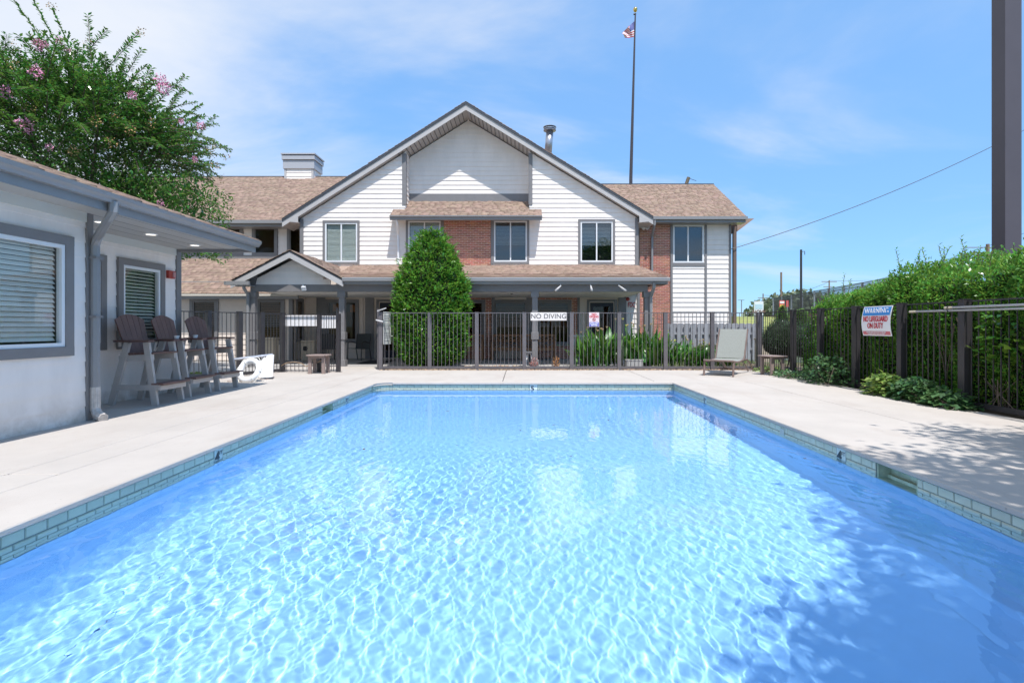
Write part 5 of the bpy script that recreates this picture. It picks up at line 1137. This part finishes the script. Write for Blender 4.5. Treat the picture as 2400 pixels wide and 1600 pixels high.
for i, (X_, d_, h_) in enumerate(spots):
    rk_ = sorted(q[0] for q in spots).index(X_); wds = ('first', 'second', 'third', 'fourth', 'fifth', 'sixth', 'seventh', 'eighth', 'ninth', 'tenth', 'eleventh', 'twelfth', 'thirteenth', 'fourteenth', 'fifteenth', 'sixteenth', 'seventeenth', 'last')
    lb = ('tall lily clump, %s from the left in the bed behind the fence' if h_ > .95 else 'shorter lily clump, %s from the left in the bed behind the fence') % wds[rk_]
    t = thing('lily_clump', lb, 'plant', (PX(X_, d_), d_, 0), group='tall lilies behind the fence' if h_ > .95 else 'short lilies behind the fence'); V = []; Fq = []
    for j in range(34): strap_leaf(V, Fq, (PX(X_, d_)+RNG.normal()*.13, d_+RNG.normal()*.12, .0+RNG.random()*.35*h_), RNG.random()*6.28, h_*RNG.uniform(.5, .85), RNG.uniform(.06, .115), RNG.uniform(.05, .5), RNG.uniform(.1, 1.3))
    mesh_np('leaves', np.array(V), np.array(Fq), lilm, t)
    for q in range(3 if i % 2 else 2):
        bx_, by_ = PX(X_, d_)+RNG.normal()*.12, d_+RNG.normal()*.1; hh = h_*RNG.uniform(.95, 1.15)+(.28 if i in (3, 8) else 0)
        MB().tube([(bx_, by_, 0), (bx_+.03, by_, hh)], .008, 5).build('stem', MATS['lily leaf'], t); k = MB()
        for r in range(5): a = r*1.26; k.beam((bx_+.03, by_, hh-.02), (bx_+.03+.03*math.cos(a), by_+.03*math.sin(a), hh+.035), .014, .01)
        k.build('flower_head', yel if (i+q) % 5 == 0 else dryf, t)
for X_, c_, lb in ((1252, (.55, .26, .22), 'small pinkish dried plant at the foot of the porch column'), (1303, (.52, .26, .10), 'small orange dried plant under the NO DIVING sign')):
    t = thing('dried_plant', lb, 'plant', (PX(X_, 14.8), 14.8, 0)); n = 170; c = np.array([PX(X_, 14.8), 14.8, 0]); d = hexa(n); d[:, 2] = np.abs(d[:, 2])
    V, Fq = leaves(c+d*np.array([.11, .1, .34])*(RNG.random((n, 1))**.5), d+hexa(n)*.6, .055, .5); mesh_np('foliage', V, Fq, mat('dried leaf %d' % X_, c_, .7, isl=.35), t)
# vines and weeds along the right fence, big leaves near the camera
def vine(name, lb, c, rad, n, size, m):
    t = thing(name, lb, 'vine', (c[0], c[1], 0)); d = hexa(n); d[:, 2] = np.abs(d[:, 2]); C = np.array(c)+d*np.array(rad)*(RNG.random((n, 1))**.35)
    C[:, 2] += .015; V, Fq = leaves(C, np.stack([-.5+d[:, 0]*.6, d[:, 1]*.5-.3, .1-RNG.random(n)*.5], 1)+hexa(n)*.35, size, .8, up=(0, 0, 1), jit=.3); mesh_np('foliage', V, Fq, m, t)
    k = MB()
    for i in range(5): k.tube([(c[0]+rad[0]*.8, c[1], 0), (c[0]-rad[0]*RNG.random()*.5, c[1]+rad[1]*RNG.uniform(-.8, .8), rad[2]*.6), (c[0]-rad[0]*.8, c[1]+rad[1]*RNG.uniform(-.9, .9), .03)], .006, 4)
    k.build('stems', bark, t)['kind'] = 'stuff'
vlt = leaf_mat('pale vine leaf', (.20, .30, .07), .45, .25, .03, .3); vdk = leaf_mat('dark vine leaf', (.07, .15, .05), .4, .3, .03, .25)
vine('ivy_patch', 'bright yellow green vine spilling onto the deck right of the warning sign', (6.32, 9.05, .0), (.26, .42, .40), 420, .10, vlt)
vine('ivy_patch', 'dark vine heap at the base of the second nearest right fence post', (6.38, 8.35, .0), (.28, .55, .38), 520, .11, vdk)
vine('ivy_patch', 'dark low vine along the rail nearest the camera', (6.35, 7.75, .0), (.26, .45, .24), 260, .11, vdk)
vine('ivy_patch', 'leafy bent shrub branches beneath the warning sign', (6.45, 10.9, .0), (.45, .75, .62), 900, .075, vdk)
vine('ivy_patch', 'low weeds by the third right fence post', (6.35, 12.2, .0), (.35, .8, .16), 420, .07, vdk)
vine('ivy_patch', 'small green weeds behind the right side table', (6.55, 13.6, .0), (.45, .5, .16), 300, .06, vlt)
vine('climbing_vine', 'thin vine climbing the near bay of the right fence', (6.66, 7.2, .75), (.10, .45, .75), 110, .11, hedm)
# stones along the bed
stm = mat('river stones', (.46, .31, .19), .8, isl=.35, hue=.02); k = MB(); ss = []
def stone(x, y, z, r):
    vs_ = []; k0 = len(k.v); a, b, c = r*RNG.uniform(.8, 1.3), r*RNG.uniform(.7, 1.1), r*RNG.uniform(.45, .75)
    for (ph, n_) in ((-.6, 5), (.5, 5)):
        for j in range(5): q = j*1.2566+ph; vs_.append((x+a*math.cos(q)*math.cos(ph)*RNG.uniform(.8, 1.1), y+b*math.sin(q)*math.cos(ph)*RNG.uniform(.8, 1.1), z+c*math.sin(ph)*1.3))
    vs_.append((x, y, z+c)); k.add(vs_, [(j, (j+1) % 5, 5+(j+1) % 5, 5+j) for j in range(5)]+[(5+j, 5+(j+1) % 5, 10) for j in range(5)])
for i in range(1500): stone(RNG.uniform(pxs[0], 6.4), RNG.choice([14.27, 14.5])+RNG.normal()*.05, .0, RNG.uniform(.012, .03))
for i in range(130): stone(RNG.uniform(PX(1083, 14.7), PX(1225, 14.7)), 14.66+RNG.normal()*.05, .03+.04*RNG.random(), RNG.uniform(.03, .055))
tag(k.build('river_stones', stm), 'tan and orange river stones scattered under the fence', 'stones', kind='stuff')
# grass by the wooden fence and behind
gm = leaf_mat('grass blade', (.13, .20, .04), .6, .3, .03, .3); n = 22000
C = np.concatenate([np.stack([RNG.uniform(4.2, 14, n), RNG.uniform(15.4, 30, n), np.full(n, -.05)], 1), np.stack([RNG.uniform(-8.4, -7, 1500), RNG.uniform(12.6, 13.3, 1500), np.full(1500, -.03)], 1)])
V, Fq = leaves(C, np.array([[0, 0, 1.]])+hexa(len(C))*.4, .09, .1); o = mesh_np('grass', V, Fq, gm); tag(o, 'green grass tufts around the right end of the building', 'grass', kind='stuff')

# crape myrtle rising behind the pool house
cmt = thing('crape_myrtle', 'large crape myrtle with arching leafy shoots and pink blossom behind the pool house', 'tree', (-10.6, 12.6, 0))
cc = np.array([-11.0, 12.6, 5.5]); lc, ld, lu = [], [], []; sh_ = MB(); fl_p, fl_b = [], []
def shoot(p, d, L_, g=.35, leafy=1.):
    p = np.array(p, float); d = np.array(d, float); d /= np.linalg.norm(d); n = int(L_/.034); pts = [p.copy()]
    a = np.cross(d, (0, 0, 1.)); a /= np.linalg.norm(a)+1e-6
    for i in range(n):
        p = p+d*.034; d = d+np.array([0, 0, -g*.034]); d /= np.linalg.norm(d); b = np.cross(d, a); 
        for s_ in (-1, 1): lc.append(p+a*s_*.006); ld.append(a*s_*.9+d*.55+b*.25*(1 if i % 2 else -1)+RNG.normal(size=3)*.22)
        if i % 6 == 0: pts.append(p.copy())
    pts.append(p.copy()); sh_.tube(pts, [.012-.008*i/len(pts) for i in range(len(pts))], 4, cap=False); return p, d
ends = []
for i in range(820):
    u = hexa(1)[0]; u[2] = abs(u[2])*.9-.15 if RNG.random() < .75 else u[2]*.8; rr = RNG.uniform(.55, .98); p = cc+u*np.array([3.0, 2.4, 2.3])*rr
    d = u*np.array([1, .8, .7])+np.array([0, 0, .45])+RNG.normal(size=3)*.35
    e, dd_ = shoot(p, d, RNG.uniform(.45, 1.15), .75); ends.append((e, dd_))
for (X0, Y0, X1, Y1, d_, g) in ((110, 110, 25, -20, 11.6, .1), (130, 100, 70, -30, 12, .1), (165, 120, 135, 30, 11.8, .2), (215, 150, 215, 45, 11.6, .15), (215, 110, 262, 78, 11.6, .5), (245, 170, 318, 100, 11.8, .3), (300, 170, 340, 122, 11.8, .2), (330, 200, 455, 205, 11.6, .6), (380, 280, 470, 290, 11.6, .6), (400, 300, 548, 342, 11.5, .35), (395, 345, 500, 335, 11.6, .3), (420, 380, 505, 392, 11.6, .4), (400, 430, 545, 500, 11.5, .4), (420, 450, 520, 480, 11.6, .3), (380, 570, 530, 600, 11.2, .4), (350, 520, 500, 570, 11.4, .5), (430, 400, 500, 440, 11.7, .4), (370, 240, 440, 185, 11.6, .3), (290, 110, 335, 85, 12, .3), (400, 500, 430, 610, 11.3, .2)):
    a, b = P(X0, Y0, d_), P(X1, Y1, d_); v_ = b-a; l = v_.length; e, dd_ = shoot(a, (v_.x, v_.y-.1, v_.z+g*l*.35), l*1.03, g); ends.append((e, dd_))
for i in range(30000):   # filler leaves inside the crown
    u = hexa(1)[0]; p = cc+u*np.array([2.85, 2.3, 2.3])*RNG.random()**.4*(1+.12*math.sin(u[0]*9+u[2]*7)); lc.append(p); ld.append(u+RNG.normal(size=3))
for i in range(9000):   # lower skirt behind the roof edge
    p = np.array([RNG.uniform(-9.8, -7.3), RNG.uniform(11.2, 13.4), RNG.uniform(2.9, 4.6)]); lc.append(p); ld.append(RNG.normal(size=3)+np.array([.5, -.3, 0]))
V, Fq = leaves(np.array(lc), np.array(ld), .098, .46, up=(0, 0, 1), jit=.35); mesh_np('crown', V, Fq, crm, cmt)
o = sh_.build('shoots', bark, cmt); o['kind'] = 'stuff'; lm_ = MB()
for i in range(9):
    a = i*.7; lm_.tube([(-10.6+.1*math.cos(a), 12.6+.1*math.sin(a), 0), (-10.6+.5*math.cos(a), 12.6+.4*math.sin(a), 2.2), (-10.9+1.4*math.cos(a), 12.6+1.1*math.sin(a), 4.6), (-11+2.2*math.cos(a), 12.6+1.7*math.sin(a), 6.2)], [.07, .055, .035, .012], 6)
lm_.build('trunk', bark, cmt)
fpk = mat('pink blossom', (.72, .30, .46), .7, isl=.25); fbn = mat('brown seed cluster', (.36, .22, .09), .8, isl=.3)
def cluster(p, r, m, nm, n=70):
    d = hexa(n); V, Fq = leaves(np.array(p)+d*r*RNG.random((n, 1))**.5*np.array([1, 1, 1.2]), d, r*.32, .8); mesh_np(nm, V, Fq, m, cmt)['kind'] = 'stuff'
for X_, Y_, r in ((88, 105, .13), (103, 104, .09), (85, 170, .16), (60, 295, .2), (12, 215, .15), (378, 190, .17), (385, 205, .18), (310, 224, .11), (425, 285, .08), (470, 295, .11), (457, 373, .08), (375, 478, .1), (140, 95, .1), (115, 345, .09), (158, 118, .07)): cluster(P(X_, Y_, 10.6 if X_ < 350 else 11.2), r*.72, fpk, 'pink_blossom', 110)
random.shuffle(ends)
for e, d in ends[:95]: cluster(e+d*.06, .10, fbn, 'seed_cluster', 34)

# shade tree standing right of the pool, outside the picture, whose shadow falls on deck and water
sht = thing('shade_tree', 'broad shade tree standing right of the pool near the camera', 'tree', (8.4, -1.2, 0))
MB().tube([(8.4, -1.2, -.1), (8.3, -1.2, 2.2), (7.9, -.8, 3.8), (7.4, -.1, 5.4), (7.3, .5, 6.6)], [.2, .16, .13, .09, .04], 10).tube([(7.9, -.8, 3.8), (6.4, -.8, 5.1), (5.0, -.8, 5.9), (3.6, -.7, 6.2)], [.1, .08, .05, .02], 8).tube([(8.3, -1.2, 2.2), (8.9, -.9, 4.2), (9.0, -.2, 6.2)], [.14, .1, .04], 8).tube([(7.9, -.8, 3.8), (6.9, .6, 5.0), (6.0, 1.4, 5.8)], [.1, .07, .03], 8).build('trunk', bark, sht)
lc, ld = [], []
for i in range(400):
    u = hexa(1)[0]; p = np.array([6.75, .5, 6.0])+u*np.array([2.7, 2.75, 1.4])*RNG.random()**.34
    n = 60; C_ = p+RNG.normal(size=(n, 3))*np.array([.26, .26, .16]); lc.append(C_); ld.append(hexa(n)+np.array([0, 0, .2]))
for i in range(170):
    u = hexa(1)[0]; p = np.array([4.0, -.75, 6.1])+u*np.array([1.5, 1.15, .8])*RNG.random()**.4; n = 46; lc.append(p+RNG.normal(size=(n, 3))*np.array([.2, .2, .12])); ld.append(hexa(n)+np.array([0, 0, .2]))
V, Fq = leaves(np.concatenate(lc), np.concatenate(ld), .14, .55); mesh_np('crown', V, Fq, leaf_mat('shade tree leaf', (.07, .15, .03), .4, .3, .03), sht)

# ================================================================== BEYOND THE FENCES
wf = thing('wooden_fence', 'pale grey board on board wooden fence at the right end of the building', 'fence', (PX(1660, 18.6), 18.6, 0)); wfm = mat('grey fence stain', (.31, .31, .33), .75, objv=.08, var=.12, scale=9)
x = PX(1555, 18.6); zt3 = PZ(757.5, 18.6); xe = PX(1776, 18.6)
def dog(x, w, y, z): return MB().prism([(x, y, -.05), (x+w, y, -.05), (x+w, y, z-.04), (x+w-.035, y, z), (x+.035, y, z), (x, y, z-.04)], (0, .018, 0))
while x < xe:
    dog(x, .15, 18.6, zt3).build('board', wfm, wf); dog(x+.122, .15, 18.68, zt3-.0).build('board', wfm, wf) if x < xe-.3 else None; x += .245
MB().box(PX(1555, 18.6), 18.62, .35, xe, 18.66, .44).box(PX(1555, 18.6), 18.62, .90, xe, 18.66, .99).build('rail', wfm, wf)
hill = MB(); hv_ = []; gxn, gyn = 40, 24
for j in range(gyn+1):
    for i in range(gxn+1):
        x_ = 8+i*(260-8)/gxn; y_ = 27+j*(400-27)/gyn; h_ = 2.35*min(1, max(0, (y_-27)/26))*min(1, max(0, (x_-8)/9))
        if x_ > 18.07+.175*y_-2.5: h_ = 0.0 if y_ < 27.1 else h_
        hv_.append((x_, y_, -.07+h_+.1*math.sin(x_*.4+y_*.3)*min(1, h_)))
hill.add(hv_, [(j*(gxn+1)+i, j*(gxn+1)+i+1, (j+1)*(gxn+1)+i+1, (j+1)*(gxn+1)+i) for j in range(gyn) for i in range(gxn)])
tag(hill.build('grassy_slope', mat('meadow slope', (.30, .29, .08), .95, var=.4, scale=.7, col2=(.16, .20, .05), bump=.6, bscale=5)), kind='structure')
# retaining board fence and tall metal fence on top of it
bfn = thing('board_fence', 'brown vertical board fence below the tall metal fence in the distance', 'fence', (24, 40, 0)); brn = mat('brown board', (.13, .085, .07), .8, objv=.2, var=.15, scale=4)
def on(d, off=0): return 18.07+.175*d+off
for i in range(88):
    d = 22+i*.44; MB().box(on(d)-.02, d+.02, -.1, on(d)+.02, d+.42, 2.42).build('board', brn, bfn)
tmf = thing('tall_metal_fence', 'tall black metal fence on the rise behind the hedge', 'fence', (24, 40, 2.4)); rl = MB()
for z in (4.38, 4.12, 2.55): rl = MB().beam((on(20, .2), 20, z), (on(59, .2), 59, z), .04, .05); rl.build('rail', blackm, tmf)
pst = mat('blue grey post', (.22, .24, .29), .5)
for i in range(14): d = 20+i*3.0; MB().box(on(d, .2)-.06, d-.06, 2.3, on(d, .2)+.06, d+.06, 4.42).build('post', pst, tmf)
pm_ = MB().box(-.011, -.011, 2.5, .011, .011, 4.36); pme = bpy.data.meshes.new('picket'); pme.from_pydata(pm_.v, [], pm_.f); pme.materials.append(blackm)
for i in range(280): d = 20+i*.139; o = bpy.data.objects.new('picket', pme); COL.objects.link(o); o.parent = tmf; o.location = Vector((on(d, .2), d, 0))-ORG[tmf]
# big sign column on the right
sgc = thing('sign_column', 'huge dark rectangular sign column rising beyond the hedge at the right edge', 'column', (14.3, 15.4, 0)); ds = 15.2
xl = PX(2356, ds); MB().box(xl, ds, 0, PX(2394.5, ds), ds*(2356-VX)/(2324-VX), 16).build('shaft', mat('dark purple grey column', (.09, .077, .09), .5, var=.06, scale=1), sgc)
# poles, lamps and far wires
def upole(name, lb, X_, Yt, d, r, m, arms=(), cat='pole', base=0):
    t = thing(name, lb, cat, (PX(X_, d), d, base)); MB().tube([(PX(X_, d), d, base), P(X_, Yt, d)], [r*1.15, r], 8).build('shaft', m, t)
    for (Ya, wL, wR_) in arms: c = P(X_, Ya, d); MB().box(c.x-wL, d-.05, c.z-.03*d/50, c.x+wR_, d+.05, c.z+.03*d/50).build('crossarm', m, t)
    return t
wood = mat('weathered pole wood', (.22, .16, .13), .9, var=.2, scale=3)
upole('utility_pole', 'brown wooden pole left of the dark lamp pole', 1831, 638, 70, .13, wood, ())
t = upole('lamp_pole', 'tall square dark pole with a small camera above the metal fence', 1877.5, 585, 42, .085, blackm, base=2)
MB().tube([P(1879, 590, 42), P(1886, 589, 42), P(1886, 597, 42)], .03, 5).build('camera_arm', blackm, t)
upole('utility_pole', 'far thin utility pole with crossarm just left of the hedge', 1943.5, 657, 110, .13, wood, ((660, 1.6, 1.6), (672, 1.2, 1.2)))
upole('utility_pole', 'far short utility pole above the white NOW sign', 1788.5, 688, 120, .13, wood, ((698, 1.2, 1.2),))
upole('utility_pole', 'utility pole with double crossarms left of the sign column', 2315, 572, 48, .14, wood, ((580, 1.9, 1.1), (592, 1.4, .8)))
t = upole('street_lamp', 'grey street lamp with a flat arm near the sign column', 2290, 596, 44, .06, pst, cat='street lamp'); MB().beam(P(2290, 597, 44), P(2276, 598, 44), .2, .06).build('lamp_head', pst, t)
t = upole('street_lamp', 'tiny far street lamp between the building corner and the NOW sign', 1738, 703, 90, .08, pst, cat='street lamp'); MB().beam(P(1730, 703, 90), P(1744, 703, 90), .3, .08).build('lamp_head', pst, t)
def wire(lb, pts, r):
    o = MB().tube(pts, r, 5, cap=False).build('overhead_wire', blackm, None); tag(o, lb, 'wire')
def sag(a, b, s_, n=16): return [a.lerp(b, i/n)+Vector((0, 0, -s_*4*(i/n)*(1-i/n))) for i in range(n+1)]
wire('thick black wire sloping from the building corner up to the right', sag(P(1713, 584, 20.8), P(2480, 262, 24), .45), .014)
wire('upper faint wire crossing behind the hedge', sag(P(1880, 690, 110), P(2420, 540, 60), 1.0), .025)
wire('lower faint wire crossing behind the hedge', sag(P(1943, 657, 110), P(2440, 590, 60), 1.2), .025)
wire('far faint wire between the distant poles', sag(P(1788, 692, 120), P(1943, 660, 110), 1.0), .03)
# small signs
t = thing('roadside_sign', 'small white roadside board reading NOW', 'sign', (PX(1778, 33), 33, 2)); d = 33
MB().box(PX(1768, d), d, PZ(738, d), PX(1789.5, d), d+.05, PZ(706, d)).build('panel', mat('pale board', (.72, .76, .78), .5), t); MB().box(PX(1770, d), d-.01, PZ(724, d), PX(1787, d), d, PZ(713, d)).build('picture_field', mat('pale blue print', (.45, .62, .70), .6), t)
text_mesh('lettering', 'NOW', .32, mat('brown print', (.22, .12, .09), .6), P(1778.5, 731, d)+Vector((0, -.02, 0)), math.pi/2, 0, t, bold=.006)
for X_ in (1770, 1788): MB().tube([(PX(X_, d), d+.04, 0), (PX(X_, d), d+.04, PZ(703, d))], .04, 6).build('post', pst, t)
for (a, b, c, e, lb) in ((1827, 1839, 704, 721, 'red bordered white sign on the far metal fence'), (1843, 1848, 704, 719, 'narrow red sign right beside the white one')):
    d = 50; t = thing('small_sign', lb, 'sign', (PX(a, d), d, 3)); MB().box(PX(a, d), d, PZ(e, d), PX(b, d), d+.04, PZ(c, d)).build('panel', mat('sign red', (.6, .08, .08), .5), t)
    if b-a > 6: MB().box(PX(a+1, d), d-.01, PZ(711, d), PX(b-1, d), d, PZ(706, d)).build('white_band', signw, t); MB().box(PX(a+1, d), d-.01, PZ(720, d), PX(b-4, d), d, PZ(714, d)).build('yellow_band', mat('sign yellow', (.75, .55, .1), .5), t)
    MB().tube([(PX((a+b)/2, d), d+.03, 0), (PX((a+b)/2, d), d+.03, PZ(c, d))], .04, 6).build('post', pst, t)
tag(MB().box(PX(1784, 17.2), 17.2, 0, PX(1803, 17.2), 17.7, PZ(796, 17.2)).box(PX(1783, 17.2), 17.18, PZ(797, 17.2), PX(1804, 17.2), 17.72, PZ(793, 17.2)).build('utility_cabinet', binm, None, bevel=.01), 'tan utility cabinet glimpsed between the lounger and the round shrub', 'cabinet')
# far trees
farm = leaf_mat('hazed tree leaf', (.16, .20, .12), .6, .3, .03, .2)  # distance haze put into the pale leaf colour
def far_tree(lb, X_, Yt, d, w, n=1500):
    c = Vector((PX(X_, d), d, 0)); h = PZ(Yt, d); t = thing('far_tree', lb, 'tree', c, group='trees beyond the road'); MB().tube([c, c+Vector((0, 0, h*.6))], [.3, .15], 6).build('trunk', bark, t)
    u = hexa(n); u *= (RNG.random((n, 1))**.3); C = np.array([c.x, c.y, h*.58])+u*np.array([w, w*.8, h*.43])*(1+.15*np.sin(u[:, :1]*6+u[:, 2:]*5)); V, Fq = leaves(C, hexa(n), .75, .7); mesh_np('crown', V, Fq, farm, t)
for X_, Y_, d, w, lb in ((1800, 706, 78, 3.0, 'low bushy tree left of the wooden utility pole'), (1832, 697, 80, 3.2, 'bushy tree behind the wooden utility pole'), (1862, 690, 76, 3.4, 'rounded tree just left of the dark lamp pole'), (1898, 682, 74, 3.6, 'largest far tree right of the dark lamp pole'), (1930, 694, 76, 3.0, 'far tree partly hidden by the hedge end'), (1960, 700, 78, 3.0, 'far tree behind the hedge end')): far_tree(lb, X_, Y_, d, w)
tlm = leaf_mat('treeline leaf', (.10, .14, .09), .7, .3, .03, .1); n = 26000; a = RNG.uniform(-1.25, 1.25, n); D_ = 330; hN = 6+2.5*np.sin(a*23)+2*np.sin(a*57+1)+1.5*np.sin(a*131)
C = np.stack([np.sin(a)*D_, np.cos(a)*D_+RNG.normal(size=n)*4, RNG.random(n)*hN], 1); V, Fq = leaves(C, hexa(n), 2.2, .8); tag(mesh_np('distant_treeline', V, Fq, tlm), 'low dark line of far trees along the horizon', 'trees', kind='stuff')
